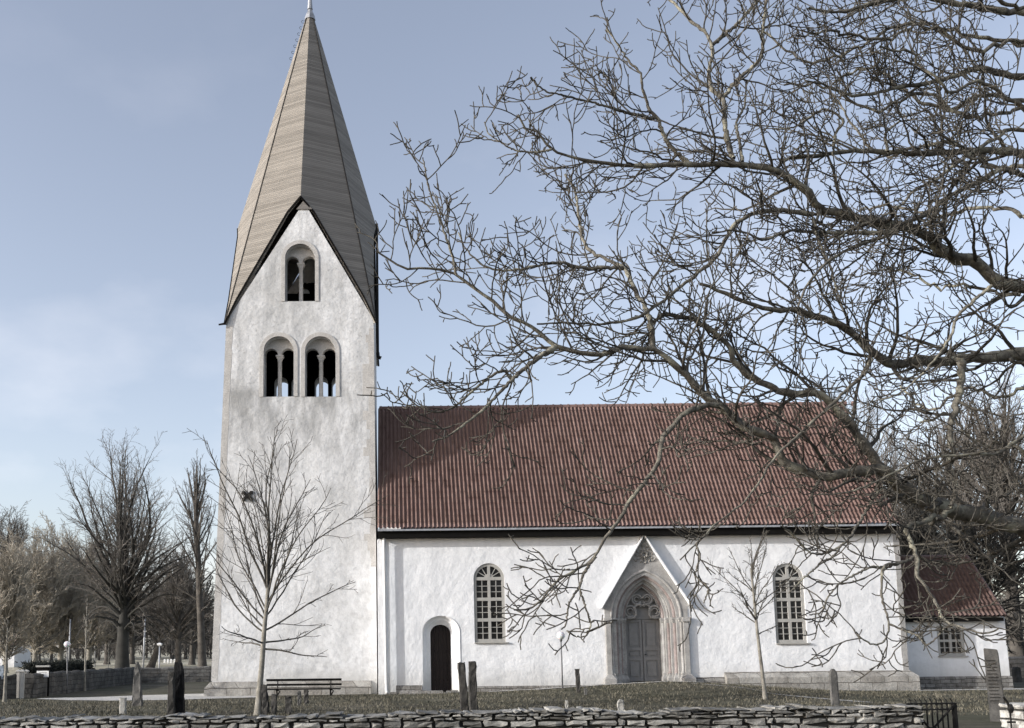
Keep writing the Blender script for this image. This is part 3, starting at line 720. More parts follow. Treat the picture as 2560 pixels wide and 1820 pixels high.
# ---- windows
def church_window(cx, w, z0, zs):
    g = MB(); fr = 0.115; mu = 0.055; y0, y1 = 0.05, 0.16
    outer = round_arch(cx, w - 0.003, z0 + 0.0, zs, n=24)
    H = zs - z0; rows = []
    zb = z0 + 0.13; zt = zs - 0.06; tr_ = 0.13; ph = (zt - zb - 2 * tr_) / 3
    hs = []; panes = []
    for k in range(3):
        a = zb + k * (ph + tr_); b = a + ph
        for s in (-1, 1):
            xa, xb = sorted((cx + s * mu, cx + s * (w - fr))); hs.append([(xa, a), (xb, a), (xb, b), (xa, b)]); panes.append((xa, xb, a, b))
    zf = zs + 0.07
    for s in (-1, 1):
        r1 = w - fr; q = [(cx + s * mu, zf)] + [(cx + s * r1 * math.cos(t), zs + r1 * math.sin(t)) for t in np.linspace(math.asin(0.07 / r1), math.acos(mu / r1), 10)]
        hs.append(q)
    g.plate(outer, hs, y0, y1)
    for xa, xb, a, b in panes:
        xm = (xa + xb) / 2; g.box(xm - 0.013, xm + 0.013, y0 + 0.02, y1 - 0.02, a - 0.002, b + 0.002)
        for t in (1, 2): zz = a + (b - a) * t / 3; g.box(xa - 0.002, xb + 0.002, y0 + 0.024, y1 - 0.024, zz - 0.012, zz + 0.012)
    for s in (-1, 1):
        for t in (R(30), R(60)):
            c0 = Vector((cx + s * 0.06, y0 + 0.05, zf - 0.01)); c1 = c0 + Vector((s * math.cos(t), 0, math.sin(t))) * (w - fr - 0.0)
            g.bar(c0, c1, 0.03, 0.05, (0, 1, 0))
        t0 = [(cx + s * (mu + 0.12 * math.cos(t)), zf + 0.12 * math.sin(t)) for t in np.linspace(0, math.pi / 2, 6)]
        g.plate([(cx + s * mu * 0.9, zf - 0.01)] + t0, [], y0 + 0.02, y1 - 0.03)
    root = g.build('window', M_frame, church)
    p = MB(); p.plate(round_arch(cx, w - 0.05, z0 + 0.04, zs), [], y1 - 0.035, y1 - 0.02); p.build('pane', M_glass, root)
    s = MB(); s.box(cx - w - 0.02, cx + w + 0.1, -0.09, 0.06, z0 - 0.045, z0 + 0.0); s.build('sill', M_frame, root, bevel=0.008)
for w in wins: church_window(**w)

# ---- small door on the left with stepped surround
mb = MB()
def arch_loop(hw_, top, y, z0=0.0, n=18):
    rz2 = hw_ * 0.9
    return [(DCX + hw_, y, z0)] + [(x, y, z) for x, z in arc(DCX, top - rz2, hw_, rz2, 0, math.pi, n)] + [(DCX - hw_, y, z0)]
iw = 0.41
mb.loft([arch_loop(DW + 0.001, DZ, -0.02), arch_loop(DW - 0.02, DZ - 0.02, -0.02), arch_loop(DW - 0.13, DZ - 0.11, 0.16), arch_loop(iw + 0.16, DZ - 0.19, 0.19), arch_loop(iw + 0.13, DZ - 0.22, 0.24), arch_loop(iw, DZ - 0.36, 0.4), arch_loop(iw, DZ - 0.36, 0.75)])
mb.box(DCX - DW + 0.01, DCX + DW - 0.01, 0.01, 0.75, -0.2, 0.12)
dr = mb.build('side_door', M_white, church)
mb = MB(); 
for i in range(5): x = DCX - iw + 0.02 + i * 0.165; mb.box(x, x + 0.157, 0.66 + 0.006 * (i % 2), 0.72, 0.12, DZ - 0.3)
for zz in (0.55, 1.7): mb.box(DCX - iw + 0.03, DCX + iw - 0.06, 0.635, 0.66, zz, zz + 0.09)
mb.build('door_leaf', simple('dark_oak', (0.018, 0.011, 0.009), 0.6), dr)
mb = MB(); mb.tube([(DCX + 0.28, 0.64, 1.35), (DCX + 0.28, 0.58, 1.33), (DCX + 0.28, 0.58, 1.22), (DCX + 0.28, 0.64, 1.2)], 0.014, 6); mb.build('handle', M_iron, dr)

# ---- main portal
PF = -0.03
gl, gr, ga = P(1508, 1516, -0.25), P(1728, 1514, -0.25), P(1610, 1341, -0.25)
pw = (gr[0] - gl[0]) / 2; PCX = (gl[0] + gr[0]) / 2; GZ0 = (gl[2] + gr[2]) / 2; GZT = ga[2]
zb_ = PZ0 - 0.35
mb = MB(); ow = 1.42
arch0 = pointed(PCX, ow, 1.92, PZS)
mb.plate([(PCX + pw - 0.09, zb_), (PCX + pw - 0.09, GZ0 - 0.02), (PCX + pw - 0.0, GZ0), (PCX, GZT), (PCX - pw + 0.0, GZ0), (PCX - pw + 0.09, GZ0 - 0.02), (PCX - pw + 0.09, zb_), (PCX - ow, zb_)] + arch0[::-1] + [(PCX + ow, zb_)], [], PF, 0.02)
portal = mb.build('portal', M_lime, church)
mb = MB()
for s in (-1, 1):
    a = Vector((PCX + s * (pw + 0.05), 0, GZ0 - 0.08)); b = Vector((PCX, 0, GZT + 0.04)); d = (b - a).normalized(); nrm = Vector((s * d.z, 0, -s * d.x)) * s
    nrm = Vector((-d.z, 0, d.x)); nrm = nrm if nrm.z > 0 else -nrm
    q = [a, b, b + Vector((0, 0, 0.085)), a + nrm * 0.05]
    v = [(p.x, y, p.z) for y in (-0.25, 0.03) for p in q]
    mb.add(v, [(0, 1, 2, 3), (7, 6, 5, 4), (0, 4, 5, 1), (1, 5, 6, 2), (2, 6, 7, 3), (3, 7, 4, 0)])
mb.build('gable_coping', M_white, portal)
for s in (-1, 1):
    mb = MB(); x0, x1 = sorted((PCX + s * (pw - 0.10), PCX + s * 1.44)); mb.box(x0, x1, PF - 0.1, PF + 0.01, zb_, PZS - 0.1); mb.build('pilaster', M_lime, portal, bevel=0.01)
# stepped orders: each is a flat stone step with a shaft in its corner
steps = [(1.42, 1.92, PF + 0.03), (1.20, 1.72, PF + 0.2), (1.0, 1.55, PF + 0.38), (0.84, 1.40, PF + 0.56)]
mb = MB()
for i, (w, h, y) in enumerate(steps):
    w2, h2 = (steps[i + 1][0], steps[i + 1][1]) if i < 3 else (0.70, 1.26)
    yb2 = steps[i + 1][2] + 0.02 if i < 3 else y + 0.35
    A = [(PCX + w, zb_)] + pointed(PCX, w, h, PZS) + [(PCX - w, zb_)]; B = [(PCX + w2, zb_)] + pointed(PCX, w2, h2, PZS) + [(PCX - w2, zb_)]
    mb.loft([[(x, y, z) for x, z in A], [(x, y, z) for x, z in B], [(x, yb2, z) for x, z in B]])
mb.build('arch_moulding', M_lime, portal)
for i, (w, h, y) in enumerate(steps):
    wm, hm = w - 0.03, h - 0.03
    rad = 0.062 if i % 2 == 0 else 0.075
    ar = MB(); ar.tube([(x, y + 0.0 - 0.02 * (i % 2), z) for x, z in [(PCX + wm, PZS + 0.02)] + pointed(PCX, wm, hm, PZS + 0.03)], rad, 10); ar.build('arch_roll', M_red if i % 2 else M_lime, portal, True)
    for s in (-1, 1):
        c = MB(); c.lathe((PCX + s * wm, y, 0), [(0.1, PZ0 + 0.3), (0.1, PZ0 + 0.36), (rad, PZ0 + 0.42), (rad, PZS - 0.22), (0.085, PZS - 0.2)], 12); c.build('shaft', M_red if i in (1, 2) else M_lime, portal, True)
# capital bands and bases, stepping with the jambs
for s in (-1, 1):
    mb = MB(); bs = MB()
    for i, (w, h, y) in enumerate(steps):
        x0, x1 = sorted((PCX + s * (w + 0.09), PCX + s * (w - 0.17)))
        mb.loft([[(x0 + a, y - 0.1 + a, z), (x1 - a, y - 0.1 + a, z), (x1 - a, y + 0.28, z), (x0 + a, y + 0.28, z)] for a, z in ((0.06, PZS - 0.2), (0.02, PZS - 0.12), (0.025, PZS - 0.09), (0.0, PZS - 0.05), (0.0, PZS + 0.02))], True, True)
        bs.loft([[(x0 + a, y - 0.16 + a, z), (x1 - a, y - 0.16 + a, z), (x1 - a, y + 0.3, z), (x0 + a, y + 0.3, z)] for a, z in ((0.0, zb_ + 0.1), (0.0, PZ0 + 0.14), (0.07, PZ0 + 0.28), (0.05, PZ0 + 0.31), (0.08, PZ0 + 0.35))], True, True)
    x0, x1 = sorted((PCX + s * (pw - 0.07), PCX + s * 1.44))
    mb.box(x0 - 0.05, x1 + 0.05, PF - 0.16, PF + 0.05, PZS - 0.16, PZS + 0.03)
    mb.build('capital_band', M_lime, portal, bevel=0.012)
    bs.loft([[(x0 - 0.12 + a, PF - 0.27 + a, z), (x1 + 0.12 - a, PF - 0.27 + a, z), (x1 + 0.12 - a, PF + 0.1, z), (x0 - 0.12 + a, PF + 0.1, z)] for a, z in ((0.0, zb_ + 0.1), (0.0, PZ0 + 0.14), (0.13, PZ0 + 0.3))], True, True)
    bs.build('base', M_lime, portal, bevel=0.01)
# tympanum with cusped tracery over the doors
DY = PF + 0.78
mb = MB(); mb.plate([(PCX + 0.72, PZS - 0.02)] + pointed(PCX, 0.72, 1.27, PZS) + [(PCX - 0.72, PZS - 0.02)], [], DY - 0.02, DY + 0.12); mb.build('tympanum', M_door, portal)
tr_ = MB(); yy = DY - 0.2
def ring(cx, cz, r, a0, a1, rad=0.035, n=14): tr_.tube([(PCX + cx + r * math.cos(a0 + (a1 - a0) * i / n), yy, PZS + cz + r * math.sin(a0 + (a1 - a0) * i / n)) for i in range(n + 1)], rad, 8)
for s in (-1, 1):
    m = (lambda a: a) if s > 0 else (lambda a: math.pi - a)
    ring(s * 0.21, 0.78, 0.19, m(R(-150)), m(R(170)), 0.045); ring(s * 0.49, 0.3, 0.22, m(R(-120)), m(R(200)), 0.045)
    ring(s * 0.21, 0.78, 0.10, m(R(-100)), m(R(160)), 0.028); ring(s * 0.49, 0.3, 0.12, m(R(-90)), m(R(180)), 0.028)
    tr_.tube([(PCX + s * x, yy, PZS + z) for x, z in ((0.0, 0.52), (0.08, 0.58), (0.2, 0.57), (0.3, 0.5), (0.33, 0.42), (0.28, 0.3), (0.27, 0.16), (0.34, 0.05), (0.5, 0.02), (0.68, 0.04))], 0.05, 8)
    tr_.tube([(PCX + s * x, yy + 0.02, PZS + z) for x, z in ((0.78, 0.0), (0.76, 0.3), (0.66, 0.66), (0.45, 0.98), (0.2, 1.22), (0.0, 1.36))], 0.05, 8)
    tr_.lathe((PCX + s * 0.3, yy, PZS + 0.4), [(0.0, -0.06), (0.06, -0.03), (0.065, 0.02), (0.0, 0.07)], 8)
    tr_.lathe((PCX + s * 0.08, yy, PZS + 0.5), [(0.0, -0.05), (0.05, 0.0), (0.0, 0.05)], 8)
tr_.build('tracery', m_stone('grey_tracery_stone', (0.24, 0.235, 0.225), (0.38, 0.37, 0.355), 5.0, bmp=0.01), portal, True)
# doors: two panelled leaves
for s in (-1, 1):
    d = MB(); x0, x1 = sorted((PCX + s * 0.012, PCX + s * 0.70)); z0, z1 = PZ0 + 0.02, PZS - 0.03
    hs = []; zz = [(z0 + 0.12, z0 + 0.82), (z0 + 0.95, z0 + 1.22), (z0 + 1.35, z1 - 0.1)]
    for a, b in zz: hs.append([(x0 + 0.1, a), (x1 - 0.1, a), (x1 - 0.1, b), (x0 + 0.1, b)])
    d.plate([(x0, z0), (x1, z0), (x1, z1), (x0, z1)], hs, DY, DY + 0.07)
    d.box(x0 + 0.05, x1 - 0.05, DY + 0.045, DY + 0.06, z0 + 0.05, z1 - 0.05)
    for a, b in zz: d.box(x0 + 0.17, x1 - 0.17, DY + 0.015, DY + 0.05, a + 0.07, b - 0.07)
    d.build('door_leaf', M_door, portal, bevel=0.008)
mb = MB(); mb.lathe((PCX + 0.09, DY - 0.04, PZ0 + 1.08), [(0.02, -0.02), (0.035, 0.0), (0.02, 0.02)], 10); mb.bar((PCX + 0.09, DY - 0.05, PZ0 + 1.08), (PCX + 0.09, DY + 0.02, PZ0 + 1.08), 0.025, 0.025); mb.build('door_knob', M_iron, portal)
mb = MB(); mb.box(PCX - 0.72, PCX + 0.72, PF + 0.3, DY + 0.2, zb_, PZ0); mb.box(PCX - 1.5, PCX + 1.5, PF - 0.55, PF + 0.35, zb_, PZ0 - 0.03); mb.build('threshold', M_lime, portal, bevel=0.01)
# carved leaf ornament in the gable
mb = MB(); oc = Vector((PCX + 0.02, PF - 0.01, P(1612, 1386, PF)[2]))
ro = random.Random(5)
for k in range(12):
    a = 2 * math.pi * k / 12; q = oc + Vector((math.cos(a) * 0.27, 0, math.sin(a) * 0.27)); 
    mb.tube([q + Vector((0.07 * math.cos(a + t), -0.015 * math.sin(3 * t), 0.07 * math.sin(a + t))) for t in np.linspace(0, 5, 9)], [0.03 - 0.0025 * i for i in range(9)], 6)
for k in range(7):
    a = 2 * math.pi * k / 7 + 0.3; q = oc + Vector((math.cos(a) * 0.11, -0.02, math.sin(a) * 0.11)); mb.lathe(q, [(0.0, -0.07), (0.05, -0.04), (0.055, 0.03), (0.0, 0.075)], 8)
mb.tube([oc + Vector((0.195 * math.cos(t), -0.01, 0.195 * math.sin(t))) for t in np.linspace(0, 2 * math.pi, 22)[:-1]], 0.026, 6, True)
for s in (-1, 1):
    mb.tube([oc + Vector((s * (0.05 + 0.0 * t), -0.01, 0.3 + 0.1 * t)) + Vector((s * 0.05 * math.sin(3 * t), 0, 0)) for t in np.linspace(0, 3, 8)], [0.04 - 0.003 * i for i in range(8)], 6)
    mb.tube([oc + Vector((s * (0.3 + 0.07 * t), -0.01, -0.22 - 0.05 * math.sin(2.5 * t))) for t in np.linspace(0, 2, 7)], 0.028, 6)
mb.build('carved_ornament', m_stone('weathered_carving', (0.16, 0.15, 0.135), (0.42, 0.4, 0.365), 8.0, bmp=0.02), portal, True)

# ---- chancel
CY0 = 1.15
cr = P(2526, 1692, CY0)[0]; crt = P(2512, 1556, CY0)[0]; czt = P(2400, 1554, CY0)[2]
mb = MB()
wa, wb = XZ(2350, 1640, CY0), XZ(2414, 1640, CY0); wz1 = P(2376, 1564, CY0)[2]
cwx, cww, cwz0 = (wa[0] + wb[0]) / 2 - 0.02, (wb[0] - wa[0]) / 2 + 0.03, wa[1]
mb.plate([(19.0, -0.4), (cr, -0.4), (crt, czt + 0.2), (19.0, czt + 0.2)], [[(cwx - cww, cwz0), (cwx + cww, cwz0), (cwx + cww, wz1), (cwx - cww, wz1)]], CY0, CY0 + 0.8)
mb.plate([(CY0 + 0.8, -0.4), (6.2, -0.4), (6.2, czt + 0.2), (CY0 + 0.8, czt + 0.2)], [], cr - 0.8, crt - 0.02, axis='x')
mb.box(19.0, cr - 0.8, 5.5, 6.2, -0.4, czt + 0.2); mb.box(19.5, 24, 3.0, 3.1, -0.3, czt)
mb.build('chancel_wall', m_plaster('chancel_plaster', (0.76, 0.765, 0.775), (0.6, 0.61, 0.62), 0.4), church)
plinth('chancel_plinth', [(-0.05, 0.52), (0.03, 0.5), (0.05, 0.46), (0.06, -0.5), (-0.05, -0.5)], [(NX1 + 0.1, CY0), (cr, CY0), (cr, 6.2)], M_rubble)
mb = MB(); xa, xb = cwx - cww + 0.003, cwx + cww - 0.003; za, zb2 = cwz0 + 0.002, wz1 - 0.002
ym = CY0 + 0.04; hs = []; zm = (za + zb2) / 2
for (p, q) in ((za + 0.1, zm - 0.05), (zm + 0.05, zb2 - 0.08)):
    for (u, v) in ((xa + 0.11, cwx - 0.05), (cwx + 0.05, xb - 0.11)): hs.append([(u, p), (v, p), (v, q), (u, q)])
mb.plate([(xa, za), (xb, za), (xb, zb2), (xa, zb2)], hs, ym, ym + 0.1)
for h in hs:
    (u, p), (v, _), (_, q), _ = h; mb.box((u + v) / 2 - 0.016, (u + v) / 2 + 0.016, ym + 0.02, ym + 0.08, p - 0.002, q + 0.002); mb.box(u - 0.002, v + 0.002, ym + 0.024, ym + 0.076, (p + q) / 2 - 0.016, (p + q) / 2 + 0.016)
cw_ = mb.build('window', M_frame, church)
mb = MB(); mb.box(xa + 0.05, xb - 0.05, ym + 0.08, ym + 0.1 - 0.005, za + 0.05, zb2 - 0.05); mb.build('pane', M_glass, cw_)
mb = MB(); mb.box(xa - 0.04, xb + 0.08, CY0 - 0.07, CY0 + 0.03, cwz0 - 0.05, cwz0); mb.build('sill', M_frame, cw_)
ce = P(2513, 1541, CY0 - 0.35); cx1 = ce[0]; cz0 = ce[2]; cy0 = CY0 - 0.35
m_ = math.tan(SL); d = ray(2417, 1394); t = (cz0 - CAM[2] + m_ * (CAM[1] - cy0)) / (d[2] - m_ * d[1]); top_ = CAM + t * d
clen = (top_[1] - cy0) / math.cos(SL); cxt = top_[0]
croof = pantiles('chancel_roof', church, NX1 + 0.02, cx1, cy0, cz0, clen, 0.19, 0.31, clip=lambda s: cx1 + (cxt - cx1) * min(1, s / clen) - 0.04, mat=M_tiles_shade, lip=0.055)
mb = MB()
yb = 2 * top_[1] - cy0; cyt = top_[1]
mb.add([(cx1, cy0, cz0), (cx1, yb, cz0), (cxt, cyt, top_[2])], [(0, 1, 2)]); mb.add([(NX1, yb, cz0), (cx1, yb, cz0), (cxt, cyt, top_[2]), (NX1, cyt, top_[2])], [(0, 1, 2, 3)])
mb.tube([(cx1, cy0, cz0 + 0.03), (cxt, cyt, top_[2] + 0.03)], 0.085, 8); mb.tube([(cxt, cyt, top_[2] + 0.03), (NX1, cyt, top_[2] + 0.03)], 0.1, 8)
mb.build('ridge_tiles', M_tiles_shade, croof)
mb = MB(); mb.box(NX1 + 0.02, cx1 - 0.04, cy0 + 0.04, CY0 - 0.01, czt, cz0 - 0.035); mb.box(cx1 - 0.1, cx1 - 0.03, CY0 - 0.0, yb, czt, cz0 - 0.04); mb.build('eaves_cornice', M_black, croof)

# ================================================================== BARE TREES
def tubes_mesh(groups, n, tone=None):
    """groups: list of (points (N,k,3), radii (N,k)); every row becomes a tapering tube with n sides"""
    VV, FF, off = [], [], 0
    for Pt, Rd in groups:
        if len(Pt) == 0: continue
        Nn, k = Pt.shape[:2]
        T = np.empty_like(Pt); T[:, 1:-1] = Pt[:, 2:] - Pt[:, :-2]; T[:, 0] = Pt[:, 1] - Pt[:, 0]; T[:, -1] = Pt[:, -1] - Pt[:, -2]
        T /= np.linalg.norm(T, axis=2, keepdims=True) + 1e-9
        m = T.mean(1, keepdims=True); m /= np.linalg.norm(m, axis=2, keepdims=True) + 1e-9
        ref = np.where(np.abs(m[..., 2:3]) < 0.75, np.array([0, 0, 1.0]), np.array([1.0, 0, 0])) + 0 * m
        U = np.cross(np.broadcast_to(ref, T.shape), T); U /= np.linalg.norm(U, axis=2, keepdims=True) + 1e-9
        W = np.cross(T, U)
        a = 2 * np.pi * np.arange(n) / n
        V = Pt[:, :, None] + (U[:, :, None] * np.cos(a)[:, None] + W[:, :, None] * np.sin(a)[:, None]) * Rd[:, :, None, None]
        idx = (np.arange(Nn)[:, None, None] * k + np.arange(k - 1)[None, :, None]) * n
        j = np.arange(n)[None, None, :]; j2 = (j + 1) % n
        F = np.stack([idx + j, idx + j2, idx + n + j2, idx + n + j], -1).reshape(-1, 4) + off
        VV.append(V.reshape(-1, 3)); FF.append(F); off += Nn * k * n
    return np.concatenate(VV), np.concatenate(FF)
def np_obj(name, V, F, mat, parent=None, smooth=True):
    me = bpy.data.meshes.new(name); me.vertices.add(len(V)); me.vertices.foreach_set('co', V.astype(np.float32).ravel())
    q = F.shape[1]
    me.loops.add(F.size); me.loops.foreach_set('vertex_index', F.astype(np.int32).ravel()); me.polygons.add(len(F))
    me.polygons.foreach_set('loop_start', np.arange(0, F.size, q, dtype=np.int32)); me.polygons.foreach_set('loop_total', np.full(len(F), q, np.int32)); me.update()
    return link(name, me, mat, parent, smooth)

def spawn(rg, Pt, Rd, counts, t0, t1, ang, length, segs, trop, wander, rtip, rshare=0.62, bias=None):
    """children of every row of Pt. ang=(low, high) degrees; length(t, L, r) gives their length"""
    Nn, k = Pt.shape[:2]
    par = np.repeat(np.arange(Nn), counts)
    M = len(par)
    if M == 0: return np.zeros((0, segs + 1, 3)), np.zeros((0, segs + 1))
    # spread along the parent
    order = np.arange(M) - np.repeat(np.cumsum(counts) - counts, counts)
    t = t0 + (t1 - t0) * (order + rg.uniform(0.1, 0.9, M)) / np.repeat(np.maximum(counts, 1), counts)
    f = t * (k - 1); i = np.minimum(f.astype(int), k - 2); fr = (f - i)[:, None]
    a, b = Pt[par, i], Pt[par, i + 1]; p = a * (1 - fr) + b * fr
    T = b - a; T /= np.linalg.norm(T, axis=1, keepdims=True) + 1e-9
    r = Rd[par, i] * (1 - fr[:, 0]) + Rd[par, i + 1] * fr[:, 0]
    L = np.linalg.norm(np.diff(Pt, axis=1), axis=2).sum(1)[par]
    q = rg.normal(size=(M, 3))
    if bias is not None: q += np.asarray(bias)
    q -= T * (q * T).sum(1, keepdims=True); q /= np.linalg.norm(q, axis=1, keepdims=True) + 1e-9
    an = np.radians(rg.uniform(ang[0], ang[1], M))[:, None] if not callable(ang) else np.radians(ang(t, M))[:, None]
    d = T * np.cos(an) + q * np.sin(an)
    ln = length(t, L, r) * rg.uniform(0.6, 1.25, M)
    out = np.empty((M, segs + 1, 3)); out[:, 0] = p
    for s in range(segs):
        d = d + rg.normal(0, wander, (M, 3)) + np.asarray(trop) * (1.0 if s else 0.5)
        d /= np.linalg.norm(d, axis=1, keepdims=True)
        p = p + d * (ln / segs)[:, None]; out[:, s + 1] = p
    r0 = np.maximum(r * rshare, rtip * 1.2); r0 = np.minimum(r0, np.maximum(ln * 0.022, rtip * 1.25))
    Rr = r0[:, None] + (rtip - r0)[:, None] * (np.linspace(0, 1, segs + 1) ** 0.8)[None]
    return out, Rr
def resample(pts, rad, k, rg=None, wob=0.0):
    pts = np.asarray(pts, float); rad = np.asarray(rad, float)
    n = len(pts); ext = np.vstack([2 * pts[0] - pts[1], pts, 2 * pts[-1] - pts[-2]])
    out = []; ro = []
    for i in range(n - 1):
        p0, p1, p2, p3 = ext[i:i + 4]
        for s in np.linspace(0, 1, 8, endpoint=False):
            out.append(0.5 * ((2 * p1) + (-p0 + p2) * s + (2 * p0 - 5 * p1 + 4 * p2 - p3) * s * s + (-p0 + 3 * p1 - 3 * p2 + p3) * s ** 3)); ro.append(rad[i] * (1 - s) + rad[i + 1] * s)
    out.append(pts[-1]); ro.append(rad[-1]); out = np.array(out); ro = np.array(ro)
    d = np.concatenate([[0], np.cumsum(np.linalg.norm(np.diff(out, axis=0), axis=1))]); u = np.linspace(0, d[-1], k)
    q = np.stack([np.interp(u, d, out[:, c]) for c in range(3)], -1); r = np.interp(u, d, ro)
    if rg is not None and wob: q[1:-1] += rg.normal(0, 1, (k - 2, 3)) * (r[1:-1, None] * 0.16 + wob)
    if rg is not None: r = r * rg.uniform(0.88, 1.18, k)
    return q, r

def bare_tree(name, label, cat, x, y, H, spread, r0, seed, crown0=0.25, n1=26, n2=9, n3=6, n4=0, low=75, high=18, arch=0.0, rtip=0.012, up=0.05, bark=None, twig=None, lean=(0, 0), leader=1.0, group=None, stems=1, z0=None, wander=0.06, shape=0.75):
    rg = np.random.default_rng(seed); z = gz(x, y) - 0.08 if z0 is None else z0
    root = thing(name, label, cat, (x, y, z), group)
    k = 15; trunks = []
    for s in range(stems):
        t = np.linspace(0, 1, k); hh = H * leader * (1 if s == 0 else rg.uniform(0.75, 0.95))
        sp = np.array([0, 0]) if s == 0 and stems == 1 else rg.normal(0, 0.16 * spread, 2)
        tt = np.clip((t - crown0 * 0.6) / (1 - crown0 * 0.6), 0, 1)
        Pm = np.stack([x + lean[0] * t + sp[0] * tt ** 0.8 + np.cumsum(rg.normal(0, 0.012 * H / 15, k)), y + lean[1] * t + sp[1] * tt ** 0.8 + np.cumsum(rg.normal(0, 0.012 * H / 15, k)), z + hh * t], -1)
        Pm[0, :2] = (x, y)
        Rm = r0 * ((1 - t) ** 0.75 * 0.97 + 0.03) * (1 + 0.5 * np.exp(-t * 22)) * (1 if s == 0 else 0.8); trunks.append((Pm, np.maximum(Rm, rtip * 1.5)))
    TP = np.array([a for a, _ in trunks]); TR = np.array([b for _, b in trunks])
    def l1(t, L, r):
        u = np.clip((t - crown0) / (1 - crown0), 0, 1)
        return spread * (np.sin(np.pi * (0.18 + 0.80 * u) ** shape) * 0.85 + 0.2)
    def a1(t, M):
        u = np.clip((t - crown0) / (1 - crown0), 0, 1); return low + (high - low) * u ** 0.8 + rg.normal(0, 7, M)
    n1s = np.full(stems, max(1, n1 // stems))
    L1, R1 = spawn(rg, TP, TR, n1s, crown0, 0.97, a1, l1, 9, (0, 0, up), wander, rtip * 1.2, 0.5)
    if arch:
        s = np.linspace(0, 1, 10) ** 2; hlow = np.clip(1 - (L1[:, 0, 2] - z) / (0.62 * H), 0, 1)[:, None]
        ln = np.linalg.norm(L1[:, -1] - L1[:, 0], axis=1)[:, None]; L1[:, :, 2] += hlow * ln * (0.30 * np.sin(np.pi * np.linspace(0, 1, 10)) - arch * s)
    c2 = rg.integers(max(1, n2 - 2), n2 + 3, len(L1))
    L2, R2 = spawn(rg, L1, R1, c2, 0.15, 0.98, (25, 55), lambda t, L, r: L * (0.52 - 0.32 * t), 6, (0, 0, up * 0.9), wander * 1.4, rtip, 0.6)
    c3 = rg.integers(max(1, n3 - 2), n3 + 3, len(L2))
    L3, R3 = spawn(rg, L2, R2, c3, 0.1, 1.0, (25, 55), lambda t, L, r: L * (0.55 - 0.25 * t), 4, (0, 0, up), wander * 1.8, rtip * 0.9, 0.7)
    tw = [(L2, R2), (L3, R3)]
    if n4:
        L4, R4 = spawn(rg, L3, R3, np.full(len(L3), n4), 0.2, 1.0, (25, 55), lambda t, L, r: L * 0.55, 3, (0, 0, up), wander * 2, rtip * 0.8, 0.8); tw.append((L4, R4))
    np_obj('trunk', *tubes_mesh([(TP, TR)], 9), bark or M_bark_bg, root)
    V1, F1 = tubes_mesh([(L1, R1)], 5); np_obj('limbs', V1, F1, bark or M_bark_bg, root)
    np_obj('crown', *tubes_mesh(tw, 3), twig or M_twig_bg, root)
    return root

